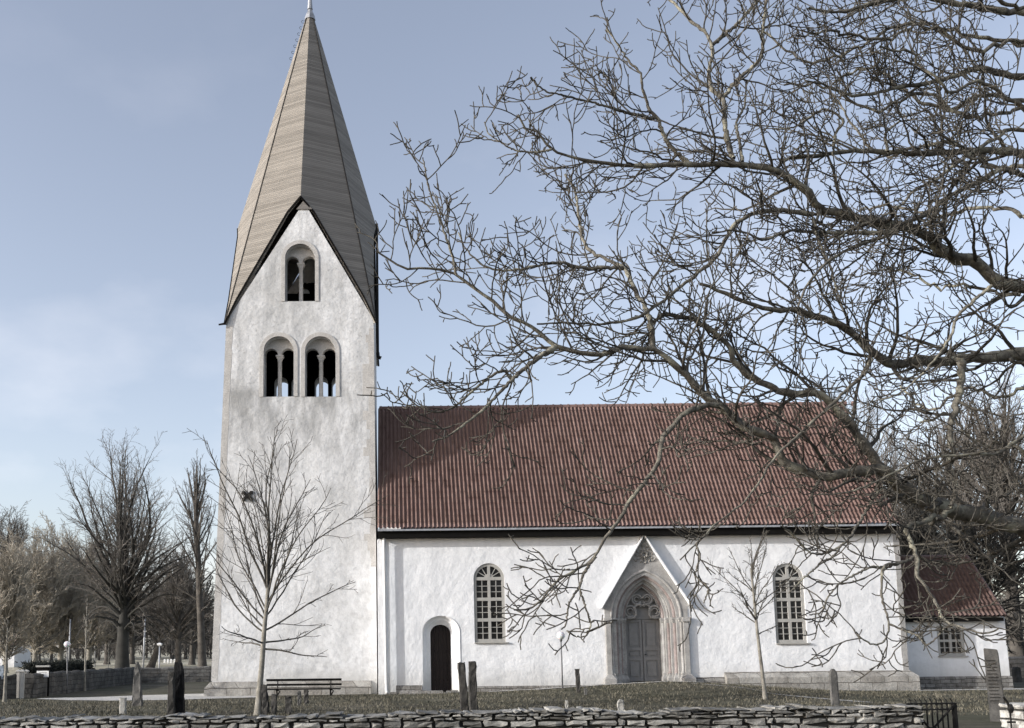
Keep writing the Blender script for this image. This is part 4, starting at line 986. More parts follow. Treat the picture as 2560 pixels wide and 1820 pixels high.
def fan_tree(name, label, cat, x, y, H, spread, r0, seed, crown0=0.2, fork=0.42, n1=40, n2=11, n3=7, n4=2, low=85, high=4, arch=0.0, rtip=0.02, up=0.02, bark=None, twig=None, lean=(0, 0), group=None, zc=0.58, wander=0.05, limb=None):
    """a spreading bare tree: short trunk, long limbs fanning out to a rounded crown"""
    rg = np.random.default_rng(seed); z = gz(x, y) - 0.08
    root = thing(name, label, cat, (x, y, z), group)
    k = 12; t = np.linspace(0, 1, k); Ht = fork * H
    TP = np.stack([x + lean[0] * t + np.cumsum(rg.normal(0, 0.01 * H / 15, k)), y + lean[1] * t, z + Ht * t], -1)[None]
    TR = (r0 * (1 - 0.45 * t) * (1 + 0.45 * np.exp(-t * 14)))[None]
    u = np.sort(rg.random(n1)) ** 0.85; f = (crown0 / fork + (1 - crown0 / fork) * u) * (k - 1); i = np.minimum(f.astype(int), k - 2); fr = (f - i)[:, None]
    p = TP[0, i] * (1 - fr) + TP[0, i + 1] * fr; rt = TR[0, i]
    az = np.arange(n1) * 2.39996 + rg.normal(0, 0.5, n1); an = np.radians(np.clip(low + (high - low) * u ** 1.0 + rg.normal(0, 6, n1), 2, 100))
    d = np.stack([np.sin(an) * np.cos(az), np.sin(an) * np.sin(az), np.cos(an)], -1)
    # distance to the rounded outline of the crown
    sc = np.array([spread, spread, H * (1 - zc)]); lo = np.array([spread, spread, H * (zc - crown0 * 0.5)])
    o = p - np.array([x + lean[0], y + lean[1], z + zc * H]); s_ = np.where((o[:, 2:3] + d[:, 2:3] * 3) > 0, sc, lo)
    oo, dd = o / s_, d / s_; A = (dd * dd).sum(1); B = (oo * dd).sum(1); Cc = (oo * oo).sum(1) - 1
    ln = np.maximum((-B + np.sqrt(np.maximum(B * B - A * Cc, 0))) / A, 0.25 * spread) * rg.uniform(0.82, 1.06, n1)
    seg = 12; L1 = np.empty((n1, seg + 1, 3)); L1[:, 0] = p; q = p.copy(); dc = d.copy()
    for s in range(seg):
        dc = dc + rg.normal(0, wander, (n1, 3)) + np.array([0, 0, up]); dc /= np.linalg.norm(dc, axis=1, keepdims=True)
        q = q + dc * (ln / seg)[:, None]; L1[:, s + 1] = q
    v = np.linspace(0, 1, seg + 1)
    if arch:
        hl = (np.clip((an - R(45)) / R(40), 0, 1))[:, None]; L1[:, :, 2] += hl * ln[:, None] * (0.34 * np.sin(np.pi * v * 0.75) - arch * v ** 2)
    rs = np.minimum(rt * np.where(u > 0.75, 0.5, 0.30), (0.02 if H > 12 else 0.004) + (0.022 if H > 12 else 0.011) * ln); R1 = rs[:, None] * (1 - v) ** 0.8 + rtip * 1.2
    cnt = np.maximum(3, (n2 * ln / ln.mean()).astype(int))
    L2, R2 = spawn(rg, L1, R1, cnt, 0.12, 0.99, (18, 42), lambda t, L, r: L * (0.40 - 0.24 * t), 7, (0, 0, up * 1.5), wander * 1.2, rtip, 0.6)
    L3, R3 = spawn(rg, L2, R2, np.full(len(L2), n3), 0.1, 1.0, (22, 48), lambda t, L, r: L * (0.48 - 0.2 * t), 4, (0, 0, up * 1.5), wander * 1.5, rtip * 0.85, 0.7)
    tw = [(L2, R2), (L3, R3)]
    if n4:
        L4, R4 = spawn(rg, L3, R3, np.full(len(L3), n4), 0.2, 1.0, (22, 50), lambda t, L, r: L * 0.55, 3, (0, 0, up), wander * 1.5, rtip * 0.7, 0.8); tw.append((L4, R4))
    np_obj('trunk', *tubes_mesh([(TP, TR)], 10), bark or M_bark_bg, root)
    np_obj('limbs', *tubes_mesh([(L1, R1)], 5), limb or bark or M_bark_bg, root)
    np_obj('crown', *tubes_mesh(tw, 3), twig or M_twig_bg, root)
    return root

# ------------------------------------------------------------------ the great tree whose boughs reach in from the right
K = {1: (940, 300, 2.137), 2: (1740, 0, 1.98), 3: (1740, 700, 2.03), 4: (1140, 0, 2.9), 5: (920, 980, 2.461), 6: (2160, 1240, 2.8), 7: (1800, 1300, 3.123)}
def S(k, *pts): a, b, s = K[k]; return [(a + x / s, b + y / s) for x, y in pts]
def at(px, py, d): return P(px, py, CAM[1] + d)
big = thing('bare_tree', 'huge gnarled bare tree spreading lichened boughs in front of the nave roof from the right', 'tree', (*at(2930, 1700, 14)[:2], -0.1))
rg = np.random.default_rng(21)
tb = at(2930, 1700, 14.0); TKB = np.array([tb[0], tb[1], -0.15])
tq, tr2 = resample([TKB, TKB + (0.02, 0.1, 1.2), at(2905, 1420, 14), at(2890, 1150, 14), at(2870, 850, 14.2), at(2900, 500, 14.6), at(2880, 150, 15), at(2860, -200, 15.4), at(2900, -700, 16)], [0.75, 0.55, 0.52, 0.48, 0.42, 0.36, 0.3, 0.22, 0.1], 30, rg, 0.02)
np_obj('trunk', *tubes_mesh([(tq[None], tr2[None])], 16), M_bark, big)
LIMBS = [
 # points on the photograph, radius in pixels at both ends, distance from the camera at both ends
 ([(2900, 1460), (2720, 1370)] + S(3, (1665, 1262), (1450, 1195), (1250, 1160), (1100, 1090), (1000, 1015), (940, 960)), 40, 21, 14, 13),
 (S(3, (1000, 1015), (940, 960), (860, 850), (780, 730), (700, 640), (620, 580), (480, 575), (400, 555), (280, 490), (200, 420), (170, 340), (90, 270), (0, 210)) + S(1, (1620, 1050), (1540, 1040), (1480, 1080)), 18, 6, 13, 12.6),
 (S(1, (1480, 1225), (1465, 1090), (1440, 1000), (1390, 930), (1330, 800), (1240, 750), (1160, 710), (1110, 650), (1085, 540), (1065, 390), (1010, 290)), 9, 3, 12.3, 13.2),
 (S(3, (1000, 1015), (940, 965), (860, 970), (740, 990), (620, 992), (520, 962), (440, 915), (410, 830), (340, 780), (250, 745), (170, 685), (90, 620), (0, 555)) + S(1, (1690, 1395), (1600, 1310), (1500, 1230), (1400, 1220), (1300, 1217), (1200, 1255), (1080, 1240), (960, 1210), (880, 1140), (820, 1100), (700, 1040), (600, 950), (500, 880), (430, 825), (340, 800), (260, 790), (150, 790), (60, 740), (0, 700)), 19, 2.6, 13, 11.2),
 (S(1, (430, 825), (400, 700), (350, 560), (320, 470), (280, 350), (250, 200)), 4, 2, 11.3, 11.0),
 (S(1, (960, 1210), (880, 1262), (800, 1322), (725, 1390), (640, 1480), (560, 1560), (480, 1620), (400, 1680), (300, 1720)), 8, 2.2, 11.7, 11.0),
 (S(1, (725, 1390), (680, 1340), (600, 1380), (500, 1460), (420, 1530), (330, 1560), (230, 1530), (130, 1450)), 5, 2, 11.5, 11.1),
 (S(1, (1320, 790), (1250, 790), (1100, 790), (1000, 765), (900, 770), (760, 800), (600, 790), (480, 690), (440, 600)), 6.5, 2, 12.4, 12.0),
 (S(3, (130, 640), (60, 635), (0, 655)) + S(5, (2000, 98), (1900, 180), (1810, 300), (1790, 420), (1720, 530), (1600, 690), (1530, 810), (1440, 930), (1400, 1010), (1310, 1080), (1180, 1150), (1080, 1260), (1000, 1330), (900, 1340)), 9, 2.4, 12.3, 10.6),
 (S(5, (1400, 1010), (1330, 1110), (1300, 1200), (1240, 1300), (1220, 1420), (1190, 1460)), 5, 2, 10.8, 10.5),
 (S(5, (1300, 1200), (1340, 1330), (1370, 1430), (1340, 1500), (1280, 1505), (1220, 1470)), 3, 2, 10.6, 10.5),
 ([(2890, 900), (2700, 870)] + S(3, (1665, 375), (1500, 390), (1380, 400), (1250, 415), (1100, 412), (1000, 430), (940, 402), (830, 312), (760, 242), (680, 210), (600, 182), (500, 150), (380, 150), (250, 110), (130, 60), (20, 20)), 30, 5, 14, 12.2),
 (S(3, (1340, 395), (1350, 500), (1318, 650), (1285, 760), (1300, 860), (1280, 950), (1320, 1060), (1290, 1150)), 13, 7, 12.9, 12.6),
 (S(3, (890, 400), (850, 480), (720, 600), (560, 750), (400, 900), (340, 1000), (240, 1130), (100, 1240), (0, 1340), (-80, 1420)), 5.5, 2, 12.6, 10.8),
 (S(3, (1500, 30), (1330, 180), (1290, 290), (1200, 420), (1080, 540), (1000, 590), (930, 610)), 5.5, 2, 11.8, 11.4),
 ([(2890, 780), (2720, 760)] + S(2, (1624, 1425), (1500, 1395), (1400, 1310), (1280, 1270), (1200, 1230), (1130, 1160), (1000, 1112), (870, 1090), (740, 1060), (640, 1040), (580, 1010), (550, 940), (480, 890), (400, 845), (300, 822), (200, 812)) + S(4, (1740, 1195), (1640, 1190), (1300, 1200), (1150, 1190), (950, 1165), (800, 1125), (690, 1085), (610, 970), (500, 925), (450, 830)), 29, 2.6, 14, 11.8),
 (S(4, (690, 1085), (560, 1105), (420, 1085), (330, 1035), (240, 970), (205, 885)), 3.4, 1.8, 11.9, 11.7),
 (S(4, (1700, 1190), (1580, 1090), (1510, 1000), (1470, 880), (1400, 790), (1380, 720), (1350, 640), (1340, 540), (1250, 440), (1200, 360), (1150, 290), (1090, 205)), 7.5, 2, 12.5, 12.2),
 (S(4, (1440, 860), (1300, 832), (1170, 795), (1000, 745), (880, 720), (780, 690), (640, 655), (540, 560)), 5.5, 2, 12.4, 11.6),
 (S(4, (2010, 1150), (1970, 1050), (1950, 850), (1930, 720), (1850, 640), (1840, 500), (1860, 360), (1800, 230), (1720, 170), (1640, 80), (1540, -10)), 8, 4, 12.7, 13.2),
 (S(2, (80, 222), (200, 122), (300, 10), (380, -90)), 6, 3.5, 13, 13.4),
 (S(2, (130, 490), (200, 400), (300, 312), (330, 262), (330, 160), (350, 0), (360, -80)), 6.5, 3.5, 12.9, 13.0),
 (S(2, (230, 800), (215, 700), (200, 610), (240, 520), (250, 400)), 5, 2.4, 12.6, 13.0),
 (S(2, (1000, 1145), (850, 1152), (600, 1150), (480, 1140), (380, 1172), (330, 1190), (290, 1170), (200, 1142), (80, 1150)), 7, 2.5, 13.0, 12.0),
 (S(2, (580, 1060), (400, 1042), (320, 1050), (230, 1080), (170, 1140), (130, 1220), (100, 1272), (0, 1360)) + S(1, (1640, 880), (1560, 950), (1480, 1000), (1380, 1060), (1200, 1090), (1020, 1085), (860, 1090)), 8, 2.4, 12.8, 11.9),
 (S(2, (580, 1080), (600, 1160), (625, 1240), (670, 1330), (700, 1450), (730, 1540)), 5, 2.5, 12.7, 12.2),
 ([(2890, 430), (2700, 400)] + S(2, (1624, 765), (1450, 742), (1250, 755), (1000, 752), (800, 745), (690, 757), (600, 770), (480, 777), (430, 805), (400, 835)), 20, 5, 14.6, 13.0),
 (S(2, (680, 770), (690, 660), (730, 600), (640, 540), (560, 580), (480, 630), (380, 640)), 5, 2.2, 13.2, 12.8),
 (S(2, (950, 752), (940, 660), (1010, 600)), 4.5, 3, 13.4, 13.6),
 ([(2880, 250)] + S(2, (1624, 382), (1400, 342), (1200, 402), (1000, 432), (880, 462), (760, 470), (640, 420), (540, 400)), 18, 3, 14.8, 13.4),
 ([(2870, 60)] + S(2, (1624, 62), (1500, 50), (1300, 20), (1100, -20), (900, 10), (700, 60), (560, 40)), 19, 4, 15.2, 14.0),
 ([(2890, 560)] + S(2, (1624, 870), (1520, 832), (1400, 900), (1240, 980), (1150, 1052), (1000, 1120), (930, 1172), (830, 1202), (740, 1242), (660, 1292), (580, 1370), (540, 1430), (500, 1540)), 13, 3.5, 14.2, 11.8),
 ([(2890, 420)] + S(2, (1624, 645), (1500, 682), (1400, 732), (1300, 802), (1200, 882), (1080, 942), (1020, 1012), (900, 1082), (790, 1122), (700, 1180)), 9, 2.6, 14.4, 12.6),
 (S(3, (1665, 790), (1540, 872), (1440, 882), (1180, 905), (1020, 970), (900, 1030), (750, 1082), (600, 1090)), 5, 2, 12.2, 11.6),
 (S(3, (1300, 1160), (1200, 1230)) + S(6, (490, 135), (400, 192), (300, 212), (330, 340), (370, 430), (380, 560), (440, 650), (500, 740), (550, 850), (620, 900), (720, 930), (850, 962), (940, 930)), 9, 2.2, 12.9, 11.0),
 (S(6, (345, 428), (250, 470), (140, 495), (125, 680), (150, 800), (175, 900), (150, 1000), (80, 1040), (0, 1010), (-60, 950)), 4.4, 2, 11.6, 10.8),
 (S(6, (180, 900), (300, 950), (380, 980), (430, 1040), (500, 1000), (560, 930)), 3, 1.8, 10.9, 10.8),
 (S(7, (1390, 345), (1270, 372), (1200, 360), (1080, 412), (940, 490), (880, 555), (830, 625), (790, 720), (700, 740)), 3.6, 1.9, 11.6, 11.0),
 (S(3, (940, 1050), (860, 1180), (800, 1280), (750, 1340), (640, 1390), (560, 1370), (480, 1280), (430, 1250)), 4.5, 2, 12.4, 11.0),
 (S(3, (740, 1345), (700, 1400), (620, 1450), (540, 1520), (470, 1590)), 3.2, 1.9, 11.2, 10.8),
 (S(3, (0, 1340), (20, 1400), (0, 1500), (60, 1560), (40, 1640)), 2.8, 1.9, 11, 10.7),
]
LP, LR, DENS = [], [], []
KL = 56
for pts, r0, r1, d0, d1 in LIMBS:
    n = len(pts); dd = np.linspace(d0, d1, n)
    W = [at(px, py, d) for (px, py), d in zip(pts, dd)]
    seg = np.concatenate([[0], np.cumsum([math.dist(a, b) for a, b in zip(pts[:-1], pts[1:])])]); u = seg / seg[-1]
    rr_ = (0.78 if r0 > 12 else 0.88) * (r0 + (r1 - r0) * u ** 0.75) * dd / FPX
    q, r = resample(W, rr_, KL, rg, 0.0025)
    LP.append(q); LR.append(r)
    my = pts[-1][1]; DENS.append(0.50 if my > 1250 else 0.85 if my > 980 else 0.92 if pts[-1][0] < 1500 else 0.75)
# more boughs of the same crown, rising from the stem outside the picture
for (x0, y0, x1, y1, r0, d0, d1) in ((2880, 300, 2080, 180, 9, 15, 15.5), (2870, 160, 1990, 40, 8, 15, 13.5), (2860, 0, 2100, -160, 10, 15.4, 14), (2890, 520, 2080, 300, 8, 14.5, 16), (2880, 380, 2200, 110, 8, 14.8, 12.8), (2900, 640, 2150, 520, 8, 14.4, 16.5), (2890, 760, 2160, 680, 7, 14, 15.5), (2900, 1000, 2250, 960, 7, 14, 15.8), (2900, 1180, 2300, 1040, 7, 14, 15), (2880, 100, 2300, -60, 9, 15, 13), (2870, -100, 2250, -250, 9, 15.4, 15), (2890, 600, 2330, 330, 7, 14.5, 12.5), (2890, 420, 1960, 215, 7, 14.6, 14.0), (2870, 210, 1900, 110, 7, 14.8, 14.6)):
    n = 9; t = np.linspace(0, 1, n)
    px = x0 + (x1 - x0) * t; py = y0 + (y1 - y0) * t + 60 * np.sin(np.pi * t) * rg.uniform(-1, 1) + np.concatenate([[0], rg.normal(0, 24, n - 1)])
    dd = np.linspace(d0, d1, n); W = [at(a, b, c) for a, b, c in zip(px, py, dd)]
    q, r = resample(W, (r0 + (2.6 - r0) * t ** 0.8) * dd / FPX, KL, rg, 0.02); LP.append(q); LR.append(r); DENS.append(0.62 if y1 < 600 else 0.5)
LP, LR = np.array(LP), np.array(LR)
for q, r in zip(LP, LR):
    np_obj('limb', *tubes_mesh([(q[None], r[None])], 10), M_bark, big)
Llen = np.linalg.norm(np.diff(LP, axis=1), axis=2).sum(1)
RT = 0.0062
c2 = np.maximum(3, (Llen / 0.165 * np.array(DENS)).astype(int))
B2, BR2 = spawn(rg, LP, LR, c2, 0.06, 1.0, (32, 75), lambda t, L, r: np.minimum(0.42 + 26 * r, 1.5), 10, (-0.02, 0, 0.045), 0.17, RT, 0.5)
vis = B2[:, 0, 0] < 9.5          # nothing to gain from twigs far outside the picture
B2, BR2 = B2[vis], BR2[vis]
l2 = np.linalg.norm(np.diff(B2, axis=1), axis=2).sum(1)
B3, BR3 = spawn(rg, B2, BR2, np.maximum(2, (l2 / 0.16).astype(int)), 0.12, 1.0, (32, 72), lambda t, L, r: np.minimum(0.16 + 0.34 * L * (1 - 0.6 * t), 0.55), 7, (-0.01, 0, 0.07), 0.155, RT, 0.66)
l3 = np.linalg.norm(np.diff(B3, axis=1), axis=2).sum(1)
B4, BR4 = spawn(rg, B3, BR3, np.maximum(1, (l3 / 0.19).astype(int)), 0.25, 1.0, (30, 70), lambda t, L, r: 0.06 + 0.22 * L, 3, (0, 0, 0.1), 0.2, RT * 0.92, 0.8)
np_obj('crown', *tubes_mesh([(B2, BR2), (B3, BR3)], 5), M_twig, big)
V4, F4 = tubes_mesh([(B4, BR4)], 4); np_obj('twigs', V4, F4, M_twig, big)

# ------------------------------------------------------------------ young trees before the church
def gxy(px, d): return (px - CPX) / FPX * d + 0.0, CAM[1] + d
def height(px, py, d): return P(px, py, CAM[1] + d)[2]
x, y = P(645, 1740, -12.0)[0], -12.0
fan_tree('young_tree', 'young bare tree with pale slim trunk standing in front of the church tower', 'tree', x, y, height(670, 1070, 28) + 0.1, 2.75, 0.092, 5, crown0=0.23, fork=0.45, n1=23, n2=8, n3=3, n4=0, low=82, high=3, up=0.012, limb=M_twig, rtip=0.0068, bark=M_bark_pale, twig=M_twig, lean=(0.25, 0.1), wander=0.075, zc=0.56)
x, y = P(1914, 1740, -8.0)[0], -8.0
fan_tree('young_tree', 'thin young bare tree leaning slightly left in front of the right nave window', 'tree', x, y, height(1885, 1320, 32) + 0.1, 1.25, 0.06, 8, crown0=0.36, fork=0.75, n1=17, n2=6, n3=3, n4=0, low=68, high=4, up=0.012, limb=M_twig, rtip=0.0068, bark=M_bark_pale, twig=M_twig, lean=(-0.22, 0), wander=0.07, zc=0.62)

# ------------------------------------------------------------------ trees on the left
def bg(px, d, top, hw, label, name='bare_tree', cat='tree', fan=True, **kw):
    x = P(px, 1640, CAM[1] + d)[0]; y = CAM[1] + d
    z = gz(x, y); H = height(px, top, d) - z
    return (fan_tree if fan else bare_tree)(name, label, cat, x, y, H, hw * d / FPX, kw.pop('r0', 0.2), kw.pop('seed'), **kw)
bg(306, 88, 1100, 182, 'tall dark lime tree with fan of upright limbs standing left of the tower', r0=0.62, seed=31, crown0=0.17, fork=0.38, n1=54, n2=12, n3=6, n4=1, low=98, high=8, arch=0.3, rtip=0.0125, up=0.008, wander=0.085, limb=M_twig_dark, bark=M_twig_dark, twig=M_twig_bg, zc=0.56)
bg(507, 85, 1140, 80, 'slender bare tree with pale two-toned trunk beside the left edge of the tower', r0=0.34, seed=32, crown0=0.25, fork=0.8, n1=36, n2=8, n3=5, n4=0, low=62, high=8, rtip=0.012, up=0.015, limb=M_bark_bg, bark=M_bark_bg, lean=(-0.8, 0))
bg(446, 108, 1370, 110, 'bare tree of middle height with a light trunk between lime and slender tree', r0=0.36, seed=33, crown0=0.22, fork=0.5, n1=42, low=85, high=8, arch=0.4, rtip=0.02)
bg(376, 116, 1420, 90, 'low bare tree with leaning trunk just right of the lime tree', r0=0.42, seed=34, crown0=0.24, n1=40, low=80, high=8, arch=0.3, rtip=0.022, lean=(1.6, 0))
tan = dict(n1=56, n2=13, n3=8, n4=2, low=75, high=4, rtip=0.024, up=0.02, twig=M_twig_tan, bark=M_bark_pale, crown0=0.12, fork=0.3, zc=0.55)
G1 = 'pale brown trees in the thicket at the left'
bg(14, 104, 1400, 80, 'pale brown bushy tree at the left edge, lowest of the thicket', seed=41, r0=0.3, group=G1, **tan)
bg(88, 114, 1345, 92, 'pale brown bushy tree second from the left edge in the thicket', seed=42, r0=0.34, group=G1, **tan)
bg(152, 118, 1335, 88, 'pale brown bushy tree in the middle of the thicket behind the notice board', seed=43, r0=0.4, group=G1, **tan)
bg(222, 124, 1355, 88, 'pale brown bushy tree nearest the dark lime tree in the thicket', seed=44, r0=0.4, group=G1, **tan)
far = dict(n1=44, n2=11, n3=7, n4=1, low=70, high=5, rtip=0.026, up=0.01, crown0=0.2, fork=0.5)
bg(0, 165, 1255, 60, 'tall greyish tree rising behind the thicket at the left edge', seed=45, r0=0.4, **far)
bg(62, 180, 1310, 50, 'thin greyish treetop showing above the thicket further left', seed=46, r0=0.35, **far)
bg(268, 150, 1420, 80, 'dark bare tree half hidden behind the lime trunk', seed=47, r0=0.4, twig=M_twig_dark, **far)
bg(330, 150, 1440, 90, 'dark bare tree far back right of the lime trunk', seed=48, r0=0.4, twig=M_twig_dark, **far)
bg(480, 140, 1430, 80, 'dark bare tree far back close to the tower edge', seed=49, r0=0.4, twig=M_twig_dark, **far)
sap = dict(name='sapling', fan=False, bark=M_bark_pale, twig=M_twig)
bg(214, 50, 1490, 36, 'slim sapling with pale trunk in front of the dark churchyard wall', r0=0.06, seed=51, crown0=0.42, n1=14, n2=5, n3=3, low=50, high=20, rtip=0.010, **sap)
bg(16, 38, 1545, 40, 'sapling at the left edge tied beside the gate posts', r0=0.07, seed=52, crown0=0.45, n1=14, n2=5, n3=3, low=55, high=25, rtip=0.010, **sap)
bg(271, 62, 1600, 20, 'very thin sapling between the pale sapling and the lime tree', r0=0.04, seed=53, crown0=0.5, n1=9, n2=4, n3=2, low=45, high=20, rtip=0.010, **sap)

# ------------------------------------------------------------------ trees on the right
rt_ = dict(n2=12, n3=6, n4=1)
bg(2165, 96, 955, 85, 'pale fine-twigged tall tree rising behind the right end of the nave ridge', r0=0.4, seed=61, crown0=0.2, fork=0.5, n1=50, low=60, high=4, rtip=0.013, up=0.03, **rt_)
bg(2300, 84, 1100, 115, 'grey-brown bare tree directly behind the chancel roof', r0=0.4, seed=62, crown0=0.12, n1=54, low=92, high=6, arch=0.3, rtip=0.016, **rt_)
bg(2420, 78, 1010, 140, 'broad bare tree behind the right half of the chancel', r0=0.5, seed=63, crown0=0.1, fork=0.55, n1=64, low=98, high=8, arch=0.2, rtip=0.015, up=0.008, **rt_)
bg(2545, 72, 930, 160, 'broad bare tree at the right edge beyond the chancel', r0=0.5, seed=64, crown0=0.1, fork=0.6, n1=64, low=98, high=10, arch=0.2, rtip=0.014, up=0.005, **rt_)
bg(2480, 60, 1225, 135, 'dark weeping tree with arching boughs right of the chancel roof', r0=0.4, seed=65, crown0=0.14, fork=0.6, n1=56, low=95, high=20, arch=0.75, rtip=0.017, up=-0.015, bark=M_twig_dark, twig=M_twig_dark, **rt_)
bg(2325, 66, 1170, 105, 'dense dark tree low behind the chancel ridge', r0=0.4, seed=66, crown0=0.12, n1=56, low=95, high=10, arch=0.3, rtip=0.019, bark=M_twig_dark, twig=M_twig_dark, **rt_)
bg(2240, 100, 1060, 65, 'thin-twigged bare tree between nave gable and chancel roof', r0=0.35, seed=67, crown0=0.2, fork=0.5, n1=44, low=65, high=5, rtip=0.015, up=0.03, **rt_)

# ------------------------------------------------------------------ far wood closing the view
rgw = np.random.default_rng(77); Pw, Rw = [], []
for i in range(230):
    x = rgw.uniform(-150, -10) if i < 140 else rgw.uniform(70, 210); y = rgw.uniform(150, 215)
    h = rgw.uniform(8, 12.5); z = gz(x, y); n = 46
    zz = rgw.uniform(0.03, 1, n) * h; rad = 3.2 * np.sin(np.pi * np.clip(zz / h, 0.12, 0.98)) ** 0.6
    a = rgw.uniform(0, 2 * np.pi, n); rr_ = rad * np.sqrt(rgw.random(n))
    p = np.stack([x + np.cos(a) * rr_, y + np.sin(a) * rr_, z + zz], -1)
    d = np.stack([np.cos(a) * 0.5, np.sin(a) * 0.5, np.full(n, 0.9)], -1) + rgw.normal(0, 0.3, (n, 3)); d /= np.linalg.norm(d, axis=1, keepdims=True)
    ln = rgw.uniform(1.2, 2.8, n)[:, None]
    Pw.append(np.stack([p, p + d * ln * 0.5 + rgw.normal(0, 0.1, (n, 3)), p + d * ln], 1)); Rw.append(np.tile([0.09, 0.06, 0.02], (n, 1)))
    Pw.append(np.array([[(x, y, z - 0.2), (x, y, z + h * 0.4), (x + 0.2, y, z + h * 0.85)]])); Rw.append(np.array([[0.28, 0.2, 0.05]]))
Pw, Rw = np.concatenate(Pw), np.concatenate(Rw)
r4 = np.repeat(np.full(len(Pw), 7), 1)
Q, QR = spawn(rgw, Pw, Rw, r4, 0.05, 1.0, (20, 60), lambda t, L, r: np.minimum(0.6 * L, 1.9), 3, (0, 0, 0.05), 0.15, 0.04, 0.6)
V, F = tubes_mesh([(Pw, Rw), (Q, QR)], 3)
tag(np_obj('far_wood', V, F, M_twig_bg), 'distant leafless wood along the horizon', 'wood', kind='stuff')

# ================================================================== WALLS, GATES, STONES, LAMPS
def drystone(mb, x0, x1, y0, depth, ztop, course=(0.036, 0.078), length=(0.08, 0.34), seed=1, z_low=0.0, rot=None, cap=True, tones=(0.55, 1.35)):
    """courses of rough stones between x0 and x1, each with its own uneven faces; ztop(x) gives the height"""
    rq = random.Random(seed); rn = np.random.default_rng(seed)
    zmax = max(ztop(x) for x in np.linspace(x0, x1, 20)); z = z_low
    def stone(xa, xb, za, zb, ya, yb, tone):
        nx, ny, nz = max(2, int((xb - xa) / 0.08)), 3, 2
        pts = {}; vs = []; fs = []
        g = lambda i, j, k: pts[(i, j, k)]
        ex, ez = min(0.022, (xb - xa) * 0.12), min(0.016, (zb - za) * 0.18)
        sk = rn.normal(0, 0.012, 4)
        for i in range(nx + 1):
            for j in range(ny + 1):
                for k in range(nz + 1):
                    if 0 < i < nx and 0 < j < ny and 0 < k < nz: continue
                    x = xa + (xb - xa) * i / nx; y = ya + (yb - ya) * j / ny; zz = za + (zb - za) * k / nz
                    ei, ej, ek = i in (0, nx), j in (0, ny), k in (0, nz)
                    if ei + ej + ek >= 2:            # rounded edges
                        if ei: x += ex * (1 if i == 0 else -1) * 0.6
                        if ek: zz += ez * (1 if k == 0 else -1) * 0.6
                        if ej: y += 0.010 * (1 if j == 0 else -1)
                    u = i / nx - 0.5
                    zz += sk[0] * u if k == 0 else sk[1] * u
                    pts[(i, j, k)] = len(vs); vs.append((x + rn.normal(0, 0.006), y + rn.normal(0, 0.007), zz + rn.normal(0, 0.006)))
        for i in range(nx):
            for k in range(nz):
                fs.append((g(i, 0, k), g(i + 1, 0, k), g(i + 1, 0, k + 1), g(i, 0, k + 1))); fs.append((g(i, ny, k), g(i, ny, k + 1), g(i + 1, ny, k + 1), g(i + 1, ny, k)))
            for j in range(ny):
                fs.append((g(i, j, nz), g(i + 1, j, nz), g(i + 1, j + 1, nz), g(i, j + 1, nz))); fs.append((g(i, j, 0), g(i, j + 1, 0), g(i + 1, j + 1, 0), g(i + 1, j, 0)))
        for j in range(ny):
            for k in range(nz):
                fs.append((g(0, j, k), g(0, j, k + 1), g(0, j + 1, k + 1), g(0, j + 1, k))); fs.append((g(nx, j, k), g(nx, j + 1, k), g(nx, j + 1, k + 1), g(nx, j, k + 1)))
        mb.add(vs, fs, tone)
    while z < zmax - 0.03:
        h = rq.uniform(*course)
        if zmax - (z + h) < 0.05: h = zmax - z
        x = x0
        while x < x1:
            l = max(0.085, rq.uniform(*length) * (0.75 + h * 4)); xe = min(x + l, x1)
            if xe - x < 0.03: break
            zt = ztop((x + xe) / 2)
            if z < zt - 0.02:
                top = min(z + h, zt) if z + h > zt - 0.03 else z + h
                tone = rq.uniform(*tones); top -= rq.choice((0, 0, 0.006, 0.014)) if top < zt - 0.02 else rq.uniform(0, 0.03)
                off = rq.uniform(-0.014, 0.012)
                if rq.random() < 0.22 and h > 0.1:     # two thin stones instead of one
                    m = z + h * rq.uniform(0.4, 0.6); stone(x, xe - 0.008, z, m - 0.005, y0 + off, y0 + depth + off, tone); stone(x, xe - 0.008, m, top - 0.005, y0 + rq.uniform(-0.03, 0.02), y0 + depth + off, rq.uniform(*tones))
                else: stone(x + 0.003, xe - rq.uniform(0.004, 0.014), z, top - rq.uniform(0.004, 0.01), y0 + off, y0 + depth + off, tone)
            x = xe
        z += h
wall = thing('drystone_wall', 'long low dry stone wall of grey limestone running along the bottom of the view', 'wall', (0.5, -28.7, 0))
mb = MB()
def ztop_main(x): return 0.985 + 0.012 * math.sin(x * 1.3) + 0.02 * math.sin(x * 3.7 + 1) * math.sin(x * 0.9) + 0.004 * x
WXE = (2264 - CPX) / FPX * 11.3
drystone(mb, -5.6, WXE, -28.9, 0.5, ztop_main, seed=5, z_low=0.28)
mb.build('stonework', M_wallstone, wall, merge=False)
mb = MB(); mb.box(-5.5, WXE - 0.03, -28.82, -28.5, -0.1, 0.93); mb.build('wall_core', M_mortar, wall)
wall2 = thing('drystone_wall', 'short bright stone wall beyond the iron gate at the lower right corner', 'wall', (7.2, -28.2, 0))
mb = MB(); XW2 = (2516 - CPX) / FPX * 11.6
drystone(mb, XW2, XW2 + 2.4, -28.5, 0.5, lambda x: 1.0, course=(0.14, 0.24), length=(0.2, 0.45), seed=8, z_low=0.2, tones=(1.3, 2.0))
mb.build('stonework', M_wallstone, wall2, merge=False)
mb = MB(); mb.box(XW2 + 0.05, XW2 + 2.4, -28.4, -28.1, -0.1, 0.94); mb.build('wall_core', M_mortar, wall2)

